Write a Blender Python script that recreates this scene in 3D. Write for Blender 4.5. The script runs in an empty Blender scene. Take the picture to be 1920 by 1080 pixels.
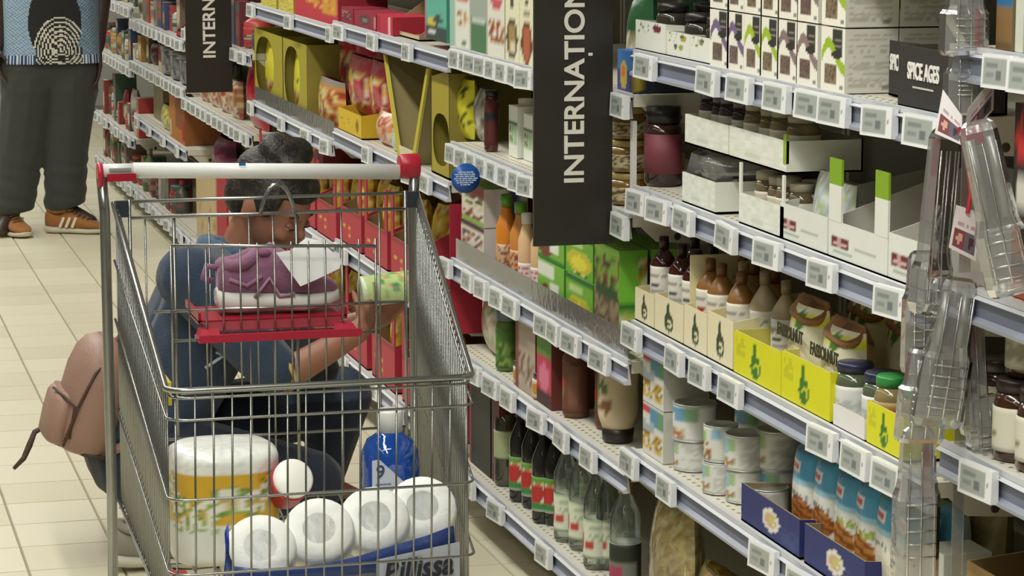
import bpy, bmesh, math, random
from mathutils import Vector, Matrix, Euler

# ---------------------------------------------------------------- camera, world, lights, exposure
C = bpy.context.scene.collection
SC = bpy.context.scene
CAMZ, FPX = 1.5, 5000.0
PH = math.atan(790 / 5000)
TH = math.atan(1370 / 5000 * math.cos(PH))
cd = bpy.data.cameras.new('camera')
cam = bpy.data.objects.new('camera', cd)
C.objects.link(cam)
cd.sensor_width = 36.0
cd.lens = 36.0 * FPX / 1920
cd.clip_start, cd.clip_end = 0.05, 100
cam.location = (0, 0, CAMZ)
cam.rotation_euler = (math.pi / 2 - PH, 0, -TH)
SC.camera = cam
SC.view_settings.view_transform = 'Standard'
SC.view_settings.look = 'None'
SC.view_settings.gamma = 1.0
SC.view_settings.use_curve_mapping = False
SC.view_settings.exposure = 0.03

wd = bpy.data.worlds.new('shop_ambient')
SC.world = wd
wd.use_nodes = True
wd.node_tree.nodes['Background'].inputs[0].default_value = (0.95, 1.0, 0.93, 1)
wd.node_tree.nodes['Background'].inputs[1].default_value = 0.06


def area(name, loc, sx, sy, power, rot=(0, 0, 0), col=(1.0, 0.98, 0.90)):
    l = bpy.data.lights.new(name, 'AREA')
    l.shape = 'RECTANGLE'
    l.size, l.size_y, l.energy, l.color = sx, sy, power, col
    o = bpy.data.objects.new(name, l)
    C.objects.link(o)
    o.location, o.rotation_euler = loc, rot
    return o


# two runs of ceiling tubes along the aisle and the one over the next aisle
area('ceiling_tube_light', (0.15, 7.5, 3.2), 0.25, 17.0, 300)
area('ceiling_tube_light', (-1.2, 7.0, 3.2), 0.25, 16.0, 60)
area('ceiling_tube_light', (0.0, 1.6, 3.2), 2.0, 0.25, 30)

# ---------------------------------------------------------------- projection of picture points onto real planes
_Fh = Vector((math.sin(TH), math.cos(TH), 0))
_R = Vector((math.cos(TH), -math.sin(TH), 0))
_F = _Fh * math.cos(PH) - Vector((0, 0, math.sin(PH)))
_U = _Fh * math.sin(PH) + Vector((0, 0, math.cos(PH)))
_C = Vector((0, 0, CAMZ))


def P(u, v, x=None, y=None, z=None):
    r = _F * FPX + _R * (u - 960) + _U * (540 - v)
    t = (x / r.x) if x is not None else (y / r.y) if y is not None else ((z - CAMZ) / r.z)
    return _C + r * t


def Yat(u, x, z):
    """depth along the aisle of the point of the line (x, *, z) that is seen at picture column u"""
    a = Vector((x, 0, z)) - _C
    k = (u - 960) / FPX
    return (k * a.dot(_F) - a.dot(_R)) / (_R.y - k * _F.y)


XF = 1.45           # the shelf fronts
RND = random.Random(7)


# ---------------------------------------------------------------- colours
_lin = {}


def H(c):
    if isinstance(c, tuple):
        return c
    if c not in _lin:
        v = [int(c[i:i + 2], 16) / 255 for i in (0, 2, 4)]
        _lin[c] = tuple(x / 12.92 if x <= 0.04045 else ((x + 0.055) / 1.055) ** 2.4 for x in v) + (1.0,)
    return _lin[c]


def hsh(a, b, s=0):
    n = (int(a) * 374761393 + int(b) * 668265263 + s * 974634777) & 0xffffffff
    n = ((n ^ (n >> 13)) * 1274126177) & 0xffffffff
    return ((n ^ (n >> 16)) & 0xffff) / 65535.0


def A(bg, *layers):
    """a printed design: f(s, t), s across from the left edge, t up from the bottom edge"""
    def f(s, t):
        c = bg
        for L in layers:
            k = L[0]
            if k == 'r':
                if L[1] <= s <= L[3] and L[2] <= t <= L[4]:
                    c = L[5]
            elif k == 'e':
                if ((s - L[1]) / L[3]) ** 2 + ((t - L[2]) / L[4]) ** 2 <= 1:
                    c = L[5]
            elif k == 'l':      # fine print: n lines
                if L[1] <= s <= L[3] and L[2] <= t <= L[4]:
                    q = (t - L[2]) / (L[4] - L[2]) * L[6]
                    if q % 1 < 0.5 and hsh(int(s * 14), int(q), 3) > 0.25:
                        c = L[5]
            elif k == 'n':      # mottled picture of food
                if L[1] <= s <= L[3] and L[2] <= t <= L[4]:
                    r = hsh(int(s * L[7]), int(t * L[7] * 1.4), L[6])
                    if r < L[8]:
                        c = L[5][int(r / L[8] * len(L[5])) % len(L[5])]
            elif k == 'f':
                q = L[1](s, t)
                if q:
                    c = q
        return c
    return f


def flat(c):
    return lambda s, t: c


# ---------------------------------------------------------------- materials (colour comes from the mesh, the rest from nodes)
MATS = {}


def mat(name, rough=0.5, metal=0.0, bump=0.0, bscale=60.0, mott=0.06, mscale=18.0, spec=0.5, sheen=0.0, sss=0.0, coat=0.0):
    m = bpy.data.materials.new(name)
    m.use_nodes = True
    nt = m.node_tree
    b = nt.nodes['Principled BSDF']
    at = nt.nodes.new('ShaderNodeAttribute')
    at.attribute_name = 'Col'
    tc = nt.nodes.new('ShaderNodeTexCoord')
    nz = nt.nodes.new('ShaderNodeTexNoise')
    nz.inputs['Scale'].default_value = mscale
    nz.inputs['Detail'].default_value = 3
    nt.links.new(tc.outputs['Object'], nz.inputs['Vector'])
    mr = nt.nodes.new('ShaderNodeMapRange')
    mr.inputs['To Min'].default_value = 1 - mott
    mr.inputs['To Max'].default_value = 1 + mott
    nt.links.new(nz.outputs['Fac'], mr.inputs['Value'])
    mx = nt.nodes.new('ShaderNodeVectorMath')
    mx.operation = 'SCALE'
    nt.links.new(at.outputs['Color'], mx.inputs[0])
    nt.links.new(mr.outputs['Result'], mx.inputs['Scale'])
    nt.links.new(mx.outputs[0], b.inputs['Base Color'])
    b.inputs['Roughness'].default_value = rough
    b.inputs['Metallic'].default_value = metal
    b.inputs['Specular IOR Level'].default_value = spec
    b.inputs['Sheen Weight'].default_value = sheen
    b.inputs['Coat Weight'].default_value = coat
    if sss:
        b.inputs['Subsurface Weight'].default_value = sss
        b.inputs['Subsurface Radius'].default_value = (0.01, 0.004, 0.002)
    if bump:
        n2 = nt.nodes.new('ShaderNodeTexNoise')
        n2.inputs['Scale'].default_value = bscale
        n2.inputs['Detail'].default_value = 2
        nt.links.new(tc.outputs['Object'], n2.inputs['Vector'])
        bp = nt.nodes.new('ShaderNodeBump')
        bp.inputs['Strength'].default_value = bump
        bp.inputs['Distance'].default_value = 0.004
        nt.links.new(n2.outputs['Fac'], bp.inputs['Height'])
        nt.links.new(bp.outputs['Normal'], b.inputs['Normal'])
    MATS[name] = m
    return m


def glassy(name, tint, gloss=0.25, rough=0.05, body=0.0, bodycol=(1, 1, 1)):
    """clear glass or film: tinted see-through with a sheen, and a little milky body for film"""
    m = bpy.data.materials.new(name)
    m.use_nodes = True
    nt = m.node_tree
    nt.nodes.clear()
    out = nt.nodes.new('ShaderNodeOutputMaterial')
    tr = nt.nodes.new('ShaderNodeBsdfTransparent')
    tr.inputs[0].default_value = (*tint, 1)
    gl = nt.nodes.new('ShaderNodeBsdfGlossy')
    gl.inputs['Roughness'].default_value = rough
    df = nt.nodes.new('ShaderNodeBsdfDiffuse')
    df.inputs[0].default_value = (*bodycol, 1)
    tc = nt.nodes.new('ShaderNodeTexCoord')
    n2 = nt.nodes.new('ShaderNodeTexNoise')
    n2.inputs['Scale'].default_value = 45
    nt.links.new(tc.outputs['Object'], n2.inputs['Vector'])
    bp = nt.nodes.new('ShaderNodeBump')
    bp.inputs['Strength'].default_value = 0.35
    bp.inputs['Distance'].default_value = 0.003
    nt.links.new(n2.outputs['Fac'], bp.inputs['Height'])
    nt.links.new(bp.outputs['Normal'], gl.inputs['Normal'])
    m1 = nt.nodes.new('ShaderNodeMixShader')
    m1.inputs[0].default_value = body
    nt.links.new(tr.outputs[0], m1.inputs[1])
    nt.links.new(df.outputs[0], m1.inputs[2])
    fr = nt.nodes.new('ShaderNodeFresnel')
    fr.inputs[0].default_value = 1.45
    mr = nt.nodes.new('ShaderNodeMapRange')
    mr.inputs['To Min'].default_value = gloss * 0.3
    mr.inputs['To Max'].default_value = min(1.0, gloss * 3)
    nt.links.new(fr.outputs[0], mr.inputs['Value'])
    m2 = nt.nodes.new('ShaderNodeMixShader')
    nt.links.new(mr.outputs[0], m2.inputs[0])
    nt.links.new(m1.outputs[0], m2.inputs[1])
    nt.links.new(gl.outputs[0], m2.inputs[2])
    nt.links.new(m2.outputs[0], out.inputs[0])
    MATS[name] = m
    return m


mat('printed_card', 0.55, mott=0.04)
mat('printed_film', 0.28, bump=0.5, bscale=38, mott=0.08, mscale=24)
mat('label_paper', 0.6, mott=0.03)
mat('plastic', 0.35, mott=0.03)
mat('painted_steel', 0.42, mott=0.03, mscale=5)
mat('zinc_wire', 0.26, metal=0.9, mott=0.12, mscale=30)
mat('tin', 0.35, metal=0.6, mott=0.05)
mat('floor_tile', 0.33, mott=0.05, mscale=3.5, bump=0.04, bscale=25)
mat('grout', 0.8, mott=0.1)
mat('denim', 0.85, bump=0.5, bscale=240, mott=0.3, mscale=22, sheen=0.2)
mat('cloth', 0.9, bump=0.3, bscale=160, mott=0.14, mscale=12, sheen=0.2)
mat('skin', 0.5, mott=0.06, mscale=30, sss=0.15)
mat('hair', 0.55, bump=0.9, bscale=150, mott=0.4, mscale=60)
mat('leather', 0.55, bump=0.25, bscale=120, mott=0.1, mscale=15)
mat('rubber', 0.7, mott=0.08)
mat('dark_glass', 0.12, mott=0.1, coat=0.3)
mat('dry_pasta', 0.5, bump=1.0, bscale=90, mott=0.45, mscale=70)
mat('tissue', 0.9, bump=0.3, bscale=90, mott=0.05)
glassy('clear_glass', (0.83, 0.90, 0.84), 0.3, 0.03, 0.05, (0.75, 0.8, 0.72))
glassy('green_glass', (0.45, 0.55, 0.36), 0.3, 0.05, 0.1, (0.3, 0.36, 0.2))
glassy('clear_plastic', (0.90, 0.91, 0.90), 0.35, 0.14, 0.32, (0.46, 0.46, 0.44))
glassy('clear_film', (0.95, 0.95, 0.93), 0.3, 0.1, 0.05, (0.85, 0.85, 0.8))
glassy('blue_soap', (0.05, 0.22, 0.75), 0.3, 0.06, 0.45, (0.015, 0.13, 0.62))


# ---------------------------------------------------------------- mesh builder
def corners(art, i, j, nu, nv):
    """print colours at the four corners of a cell (softly printed edges)"""
    e = .004
    cl = lambda q: min(1 - e, max(e, q))
    return [H(art(cl((i + a) / nu), cl((j + b) / nv))) for a, b in ((0, 0), (1, 0), (1, 1), (0, 1))]


class MB:
    def __init__(s):
        s.v, s.f, s.c, s.sm = [], [], [], []

    def face(s, idx, col, smooth=False):
        s.f.append(idx)
        s.c.append([H(q) for q in col] if isinstance(col, list) else H(col))
        s.sm.append(smooth)

    def quad(s, a, b, c, d, col):
        n = len(s.v)
        s.v += [tuple(a), tuple(b), tuple(c), tuple(d)]
        s.face((n, n + 1, n + 2, n + 3), col)

    def panel(s, o, du, dv, art, nu=8, nv=8):
        """flat printed panel from corner o along du (left to right) and dv (up)"""
        o, du, dv = Vector(o), Vector(du), Vector(dv)
        n = len(s.v)
        for j in range(nv + 1):
            for i in range(nu + 1):
                s.v.append(tuple(o + du * (i / nu) + dv * (j / nv)))
        for j in range(nv):
            for i in range(nu):
                a = n + j * (nu + 1) + i
                s.face((a, a + 1, a + nu + 2, a + nu + 1), corners(art, i, j, nu, nv))
        return s

    def box(s, x0, x1, y0, y1, z0, z1, col):
        n = len(s.v)
        s.v += [(x, y, z) for x in (x0, x1) for y in (y0, y1) for z in (z0, z1)]
        for q in ((0, 1, 3, 2), (4, 6, 7, 5), (0, 4, 5, 1), (2, 3, 7, 6), (0, 2, 6, 4), (1, 5, 7, 3)):
            s.face(tuple(n + i for i in q), col)
        return s

    def obox(s, M, sx, sy, sz, col):
        """box of half sizes sx, sy, sz under matrix M"""
        n = len(s.v)
        s.v += [tuple(M @ Vector((x, y, z))) for x in (-sx, sx) for y in (-sy, sy) for z in (-sz, sz)]
        for q in ((0, 1, 3, 2), (4, 6, 7, 5), (0, 4, 5, 1), (2, 3, 7, 6), (0, 2, 6, 4), (1, 5, 7, 3)):
            s.face(tuple(n + i for i in q), col)
        return s

    def lathe(s, prof, n=20, art=None, sq=1.0, M=None, tw=0.0):
        """turned shape; prof = [(r, z, colour)], art(s, t) overrides; sq<1 squares it off. s = 0.5 faces the front (-x), turned tw"""
        b = len(s.v)
        zz = [p[1] for p in prof]
        z0, z1 = min(zz), max(zz)
        for (r, z, *_) in prof:
            for i in range(n):
                a = 2 * math.pi * i / n
                ca, sa = math.cos(a), math.sin(a)
                if sq != 1.0:
                    ca, sa = math.copysign(abs(ca) ** sq, ca), math.copysign(abs(sa) ** sq, sa)
                p = Vector((r * ca, r * sa, z))
                s.v.append(tuple(M @ p if M else p))
        for j in range(len(prof) - 1):
            for i in range(n):
                k = (i + 1) % n
                col = prof[j][2]
                if art:
                    col = []
                    for (ii, jj) in ((i, j), (i + 1, j), (i + 1, j + 1), (i, j + 1)):
                        a = 2 * math.pi * ii / n
                        q = ((a - math.pi / 2 - tw) / (math.pi)) % 2      # 0..1 over the front half (left, +y, first)
                        zc = prof[jj][1]
                        col.append(art(q, min(.996, max(.004, (zc - z0) / (z1 - z0))) if z1 > z0 else 0) or prof[j][2])
                s.face((b + j * n + i, b + j * n + k, b + (j + 1) * n + k, b + (j + 1) * n + i), col, True)
        if prof[0][0] > 1e-5:
            s.face(tuple(b + i for i in reversed(range(n))), prof[0][2])
        if prof[-1][0] > 1e-5:
            m = b + (len(prof) - 1) * n
            s.face(tuple(m + i for i in range(n)), prof[-1][2])
        return s

    def tube(s, pts, r, col, n=6, closed=False):
        pts = [Vector(p) for p in pts]
        b = len(s.v)
        m = len(pts)
        rr = r if isinstance(r, (list, tuple)) else [r] * m
        up = None
        for i, p in enumerate(pts):
            if closed:
                d = pts[(i + 1) % m] - pts[i - 1]
            else:
                d = pts[min(i + 1, m - 1)] - pts[max(i - 1, 0)]
            d.normalize()
            if up is None:
                up = Vector((0, 0, 1)) if abs(d.z) < 0.9 else Vector((1, 0, 0))
            a = d.cross(up).normalized()
            up = a.cross(d).normalized()
            for k in range(n):
                t = 2 * math.pi * k / n
                s.v.append(tuple(p + (a * math.cos(t) + up * math.sin(t)) * rr[i]))
        for i in range(m if closed else m - 1):
            j = (i + 1) % m
            for k in range(n):
                l = (k + 1) % n
                s.face((b + i * n + k, b + i * n + l, b + j * n + l, b + j * n + k), col, True)
        if not closed:
            s.face(tuple(b + k for k in reversed(range(n))), col)
            s.face(tuple(b + (m - 1) * n + k for k in range(n)), col)
        return s

    def ell(s, c, r, col, n=12, m=8, M=None):
        """ellipsoid, optionally rotated by M about its centre"""
        b = len(s.v)
        c = Vector(c)
        for j in range(m + 1):
            th = math.pi * j / m
            for i in range(n):
                a = 2 * math.pi * i / n
                p = Vector((r[0] * math.sin(th) * math.cos(a), r[1] * math.sin(th) * math.sin(a), -r[2] * math.cos(th)))
                s.v.append(tuple(c + (M @ p if M else p)))
        for j in range(m):
            for i in range(n):
                k = (i + 1) % n
                q = (b + j * n + i, b + j * n + k, b + (j + 1) * n + k, b + (j + 1) * n + i)
                cc = col(j / m, i / n) if callable(col) else col
                s.face(q, cc, True)
        return s

    def cap(s, a, b, ra, rb, col='808080'):
        """tapered capsule between two joints (to be fused by remeshing)"""
        a, b = Vector(a), Vector(b)
        L = (b - a).length
        k = max(2, int(L / (0.6 * min(ra, rb))) + 1)
        s.tube([a.lerp(b, i / k) for i in range(k + 1)], [ra + (rb - ra) * i / k for i in range(k + 1)], col, 10)
        s.ell(a, (ra,) * 3, col, 10, 6)
        s.ell(b, (rb,) * 3, col, 10, 6)
        return s

    def loft(s, rings, col, smooth=True, art=None):
        """rings: lists of equal length of points; joined and capped"""
        b = len(s.v)
        n = len(rings[0])
        for r in rings:
            s.v += [tuple(p) for p in r]
        m = len(rings)
        for j in range(m - 1):
            for i in range(n):
                k = (i + 1) % n
                cc = art((i + .5) / n, (j + .5) / (m - 1)) if art else col
                s.face((b + j * n + i, b + j * n + k, b + (j + 1) * n + k, b + (j + 1) * n + i), cc, smooth)
        s.face(tuple(b + i for i in reversed(range(n))), art(.5, 0) if art else col)
        s.face(tuple(b + (m - 1) * n + i for i in range(n)), art(.5, 1) if art else col)
        return s

    def mesh(s, name, mt):
        me = bpy.data.meshes.new(name)
        me.from_pydata(s.v, [], s.f)
        at = me.color_attributes.new('Col', 'FLOAT_COLOR', 'CORNER')
        buf = []
        for p, c in zip(s.f, s.c):
            if isinstance(c, list):
                for q in c:
                    buf += q
            else:
                buf += list(c) * len(p)
        at.data.foreach_set('color', buf)
        me.polygons.foreach_set('use_smooth', s.sm)
        me.materials.append(MATS[mt])
        return me

    def build(s, name, mt, parent=None, loc=None, rot=None):
        o = bpy.data.objects.new(name, s.mesh(name, mt))
        C.objects.link(o)
        if parent:
            o.parent = parent
        if loc is not None:
            o.location = loc
        if rot is not None:
            o.rotation_euler = rot
        return o


def fuse(mb, name, mt, parent, voxel=0.006, smooth=6, col=None, colfn=None, loc=None):
    """fuse overlapping volumes into one continuous skin"""
    o = mb.build('tmp', mt)
    md = o.modifiers.new('r', 'REMESH')
    md.mode, md.voxel_size = 'VOXEL', voxel
    if smooth:
        sm = o.modifiers.new('s', 'SMOOTH')
        sm.factor, sm.iterations = 0.5, smooth
    bpy.context.view_layer.update()
    dg = bpy.context.evaluated_depsgraph_get()
    me = bpy.data.meshes.new_from_object(o.evaluated_get(dg))
    old = o.data
    bpy.data.objects.remove(o)
    bpy.data.meshes.remove(old)
    me.name = name
    while me.color_attributes:
        me.color_attributes.remove(me.color_attributes[0])
    at = me.color_attributes.new('Col', 'FLOAT_COLOR', 'POINT')
    buf = []
    base = H(col) if col else (0.5, 0.5, 0.5, 1)
    for v in me.vertices:
        buf += list(H(colfn(v.co)) if colfn else base)
    at.data.foreach_set('color', buf)
    me.polygons.foreach_set('use_smooth', [True] * len(me.polygons))
    me.materials.clear()
    me.materials.append(MATS[mt])
    q = bpy.data.objects.new(name, me)
    C.objects.link(q)
    if parent:
        q.parent = parent
    if loc is not None:
        q.location = loc
    return q


# ---------------------------------------------------------------- things
def tag(o, label=None, cat=None, group=None, kind=None):
    if label:
        o['label'] = label
    if cat:
        o['category'] = cat
    if group:
        o['group'] = group
    if kind:
        o['kind'] = kind
    return o


def thing(name, label, cat, loc=(0, 0, 0), rz=0.0, group=None):
    o = bpy.data.objects.new(name, None)
    C.objects.link(o)
    o.empty_display_size = 0.02
    o.location, o.rotation_euler = loc, (0, 0, rz)
    return tag(o, label, cat, group)


def dup(root, loc, rz=0.0, label=None, group=None):
    r = root.copy()
    C.objects.link(r)
    r.location, r.rotation_euler = loc, (0, 0, rz)
    if label:
        r['label'] = label
    if group:
        r['group'] = group
    for ch in list(root.children):
        c = ch.copy()
        C.objects.link(c)
        c.parent = r
        for g in list(ch.children):
            d = g.copy()
            C.objects.link(d)
            d.parent = c
    return r


def lettering(txt, size, col, parent, loc, rot, name='lettering', bold=0.0, sx=1.0, shear=0.0, mt='plastic', depth=0.0006, align='CENTER'):
    cu = bpy.data.curves.new(name, 'FONT')
    cu.body, cu.size, cu.align_x, cu.align_y = txt, size, align, 'CENTER'
    cu.offset, cu.extrude, cu.shear = bold, depth, shear
    t = bpy.data.objects.new('tmp', cu)
    C.objects.link(t)
    bpy.context.view_layer.update()
    me = bpy.data.meshes.new_from_object(t.evaluated_get(bpy.context.evaluated_depsgraph_get()))
    bpy.data.objects.remove(t)
    me.name = name
    at = me.color_attributes.new('Col', 'FLOAT_COLOR', 'POINT')
    at.data.foreach_set('color', list(H(col)) * len(me.vertices))
    me.materials.clear()
    me.materials.append(MATS[mt])
    o = bpy.data.objects.new(name, me)
    C.objects.link(o)
    o.parent = parent
    o.location, o.rotation_euler, o.scale = loc, rot, (sx, 1, 1)
    return o


ORD = ['first', 'second', 'third', 'fourth', 'fifth', 'sixth', 'seventh', 'eighth', 'ninth', 'tenth', 'eleventh', 'twelfth',
       'thirteenth', 'fourteenth', 'fifteenth', 'sixteenth', 'seventeenth', 'eighteenth', 'nineteenth', 'twentieth']
FRONT = (math.pi / 2, 0, -math.pi / 2)      # lettering that faces the aisle (-x)
NEAR = (math.pi / 2, 0, 0)                  # lettering that faces along the aisle (-y)

# product shapes: local frame has its base centre of the FRONT edge at the origin, front facing -x, +y the far side


def box_mb(w, d, h, front, side=None, top=None, nf=(14, 18), ns=(8, 12), z=0.0, x=0.0, y=0.0):
    m = MB()
    col = front(0.02, 0.02)
    side = side or flat(col)
    top = top or flat(col)
    m.panel((x, y + w / 2, z), (0, -w, 0), (0, 0, h), front, *nf)
    m.panel((x, y - w / 2, z), (d, 0, 0), (0, 0, h), side, *ns)
    m.panel((x + d, y - w / 2, z), (0, w, 0), (0, 0, h), flat(side(.9, .5)), 1, 1)
    m.panel((x + d, y + w / 2, z), (-d, 0, 0), (0, 0, h), side, 3, 4)
    m.panel((x, y - w / 2, z + h), (0, w, 0), (d, 0, 0), lambda s, t: top(1 - s, t), 4, 4) if False else \
        m.panel((x, y + w / 2, z + h), (0, -w, 0), (d, 0, 0), top, 5, 5)
    m.panel((x, y + w / 2, z), (d, 0, 0), (0, -w, 0), flat(col), 1, 1)
    return m


def tray_mb(w, d, hf, hb, front, inside='b9b5a6', side=None, th=0.003, pil=None, piltop=None):
    """open shelf-ready carton: low printed front, sides rising to the back; pil = (width, height) of corner posts"""
    m = MB()
    side = side or front(0.02, 0.5)
    if callable(side):
        side = side(0.5, 0.95)
    fa = front
    m.panel((0, w / 2, 0), (0, -w, 0), (0, 0, hf), fa, 30, 14)
    m.panel((th, -w / 2, 0), (0, w, 0), (0, 0, hf), flat(inside), 1, 1)
    m.quad((0, w / 2, hf), (0, -w / 2, hf), (th, -w / 2, hf), (th, w / 2, hf), inside)
    m.box(0, d, -w / 2, w / 2, 0, th, inside)
    for sg in (-1, 1):
        y0, y1 = sg * w / 2, sg * (w / 2 - th)
        k = len(m.v)
        m.v += [(0, y0, 0), (d, y0, 0), (d, y0, hb), (0, y0, hf), (0, y1, 0), (d, y1, 0), (d, y1, hb), (0, y1, hf)]
        m.face((k, k + 1, k + 2, k + 3), side)
        m.face((k + 4, k + 7, k + 6, k + 5), inside)
        m.face((k + 3, k + 2, k + 6, k + 7), inside)
    m.box(d - th, d, -w / 2, w / 2, 0, hb, inside)
    if pil:
        pw, phh = pil
        for sg in (-1, 1):
            a, b = sorted((sg * w / 2, sg * (w / 2 - pw)))
            m.box(-0.0004, th, a, b, hf, phh * 0.74, side)
            m.box(-0.0004, th, a, b, phh * 0.74, phh, piltop or side)
    return m


def bag_mb(w, h, d, art, back=None, nu=12, nv=14, crimp=0.06, sag=0.0, side=None, ex=.55, ez=.45):
    """pillow bag standing on its base; front art faces -x"""
    m = MB()

    def pt(i, j, sgn):
        a, b = i / nu, j / nv
        e = (math.sin(math.pi * min(max(a, 0), 1)) ** ex) * (math.sin(math.pi * min(max((b - 0.0) * (1 - crimp) + 0.03, 0), 1)) ** ez)
        wob = 0.06 * math.sin(9 * a + 5 * b + sgn) * e
        y = w / 2 - w * a
        return (d / 2 + sgn * d / 2 * e * (1 + wob) + sag * b * b, y * (0.94 + 0.06 * math.sin(math.pi * b)), h * b)
    for sgn in (-1, 1):
        n = len(m.v)
        for j in range(nv + 1):
            for i in range(nu + 1):
                m.v.append(pt(i, j, sgn))
        for j in range(nv):
            for i in range(nu):
                q = n + j * (nu + 1) + i
                c = corners(art if sgn < 0 else (back or art), i, j, nu, nv)
                f = (q, q + 1, q + nu + 2, q + nu + 1)
                m.face(f if sgn < 0 else f[::-1], c if sgn < 0 else c[::-1], True)
    return m


def put(o, u, z, x=XF + 0.012, rz=0.0, dy=0.0):
    """stand a product on the shelf at height z, its front at depth x, where the picture shows it (column u)"""
    o.location = (x, Yat(u, x, z) + dy, z + 0.001)
    o.rotation_euler = (0, 0, rz)
    return o


def span(u0, u1, z, x=XF + 0.012):
    """centre and width along the aisle of a front seen between columns u0 and u1"""
    a, b = Yat(u0, x, z), Yat(u1, x, z)
    return (a + b) / 2, a - b


def zat(u, v, x=XF + 0.012):
    return P(u, v, x=x).z

# ================================================================ the setting
floor = MB().box(-2.5, 2.6, 1.0, 17.0, -0.06, -0.004, '8d8873').build('floor', 'grout')
tag(floor, kind='structure')
TX, TY, TX0, TY0 = 0.2, 0.2105, 0.4529, 5.6633
tile_meshes = []
for k, c in enumerate(('e6e0c6', 'e3dcc1', 'e9e2ca', 'e0d9be')):
    m = MB()
    g = 0.0022
    x1, y1, b = TX - g, TY - g, 0.0012
    m.v += [(g, g, -0.004), (x1, g, -0.004), (x1, y1, -0.004), (g, y1, -0.004),
            (g + b, g + b, 0), (x1 - b, g + b, 0), (x1 - b, y1 - b, 0), (g + b, y1 - b, 0)]
    for q in ((4, 5, 6, 7), (0, 1, 5, 4), (1, 2, 6, 5), (2, 3, 7, 6), (3, 0, 4, 7)):
        m.face(q, c)
    tile_meshes.append(m)
near_tiles, far_tiles = [], MB()
tmesh = [m.mesh('tile', 'floor_tile') for m in tile_meshes]
cells = []
for i in range(-14, 7):
    for j in range(-20, 52):
        x, y = TX0 + i * TX, TY0 + j * TY
        u = 960 + FPX * (Vector((x + .1, y + .1, -CAMZ)).dot(_R)) / (Vector((x + .1, y + .1, -CAMZ)).dot(_F))
        v = 540 - FPX * (Vector((x + .1, y + .1, -CAMZ)).dot(_U)) / (Vector((x + .1, y + .1, -CAMZ)).dot(_F))
        seen = -110 < u < 1150 and -40 < v < 1130 and x < 1.6
        cells.append((0 if seen else 1, y, i, j, x))
cells.sort()
for n, (s, y, i, j, x) in enumerate(cells):
    k = int(hsh(i + 50, j + 50) * 4) % 4
    if s == 0 and len(near_tiles) < 295:
        o = bpy.data.objects.new('tile', tmesh[k])
        C.objects.link(o)
        o.parent = floor
        o.location = (x, y, 0)
        near_tiles.append(o)
    else:
        m, b = tile_meshes[k], len(far_tiles.v)
        far_tiles.v += [(p[0] + x, p[1] + y, p[2]) for p in m.v]
        for f, c in zip(m.f, m.c):
            far_tiles.face(tuple(b + q for q in f), c)
tag(far_tiles.build('tile', 'floor_tile', floor), kind='stuff')

tag(MB().box(-2.5, 2.6, 1.0, 17.0, 3.4, 3.46, '6a6a66').build('ceiling', 'painted_steel'), kind='structure')
tag(MB().box(-2.6, -2.5, 1.0, 17.1, 0.0, 3.4, '5f5d58').build('light_block_wall', 'painted_steel'), kind='structure')  # unseen dark wall added to block ambient light from the open left side
tag(MB().box(-2.5, 2.6, 17.0, 17.1, 0.0, 3.4, 'b9b6ac').build('wall_back', 'painted_steel'), kind='structure')

# ---------------------------------------------------------------- shelving
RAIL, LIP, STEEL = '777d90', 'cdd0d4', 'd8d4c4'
RH = 0.043


def tag_mesh():
    m = MB()
    w, t, h = 0.094, 0.011, 0.042
    scr = A('f0f2f3', ('r', .08, .14, .80, .88, 'a9b0ab'), ('r', .15, .62, .5, .74, '878d8a'), ('r', .50, .26, .66, .52, '747a7c'),
            ('r', .15, .32, .38, .44, '8f9591'), ('r', .86, .44, .91, .58, '8a9096'))
    m.panel((-t, w / 2, -h / 2), (0, -w, 0), (0.002, 0, h), scr, 24, 14)
    e = 'e6e9ec'
    m.quad((0, -w / 2, -h / 2), (-t, -w / 2, -h / 2), (-t + .002, -w / 2, h / 2), (0, -w / 2, h / 2), e)
    m.quad((0, w / 2, -h / 2), (0, w / 2, h / 2), (-t + .002, w / 2, h / 2), (-t, w / 2, -h / 2), e)
    m.quad((0, w / 2, h / 2), (0, -w / 2, h / 2), (-t + .002, -w / 2, h / 2), (-t + .002, w / 2, h / 2), e)
    m.quad((0, -w / 2, -h / 2), (0, w / 2, -h / 2), (-t, w / 2, -h / 2), (-t, -w / 2, -h / 2), e)
    return m.mesh('price_tag', 'plastic')


TAGM = tag_mesh()
SMALLTAG = None
SHELVES = {}


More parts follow.
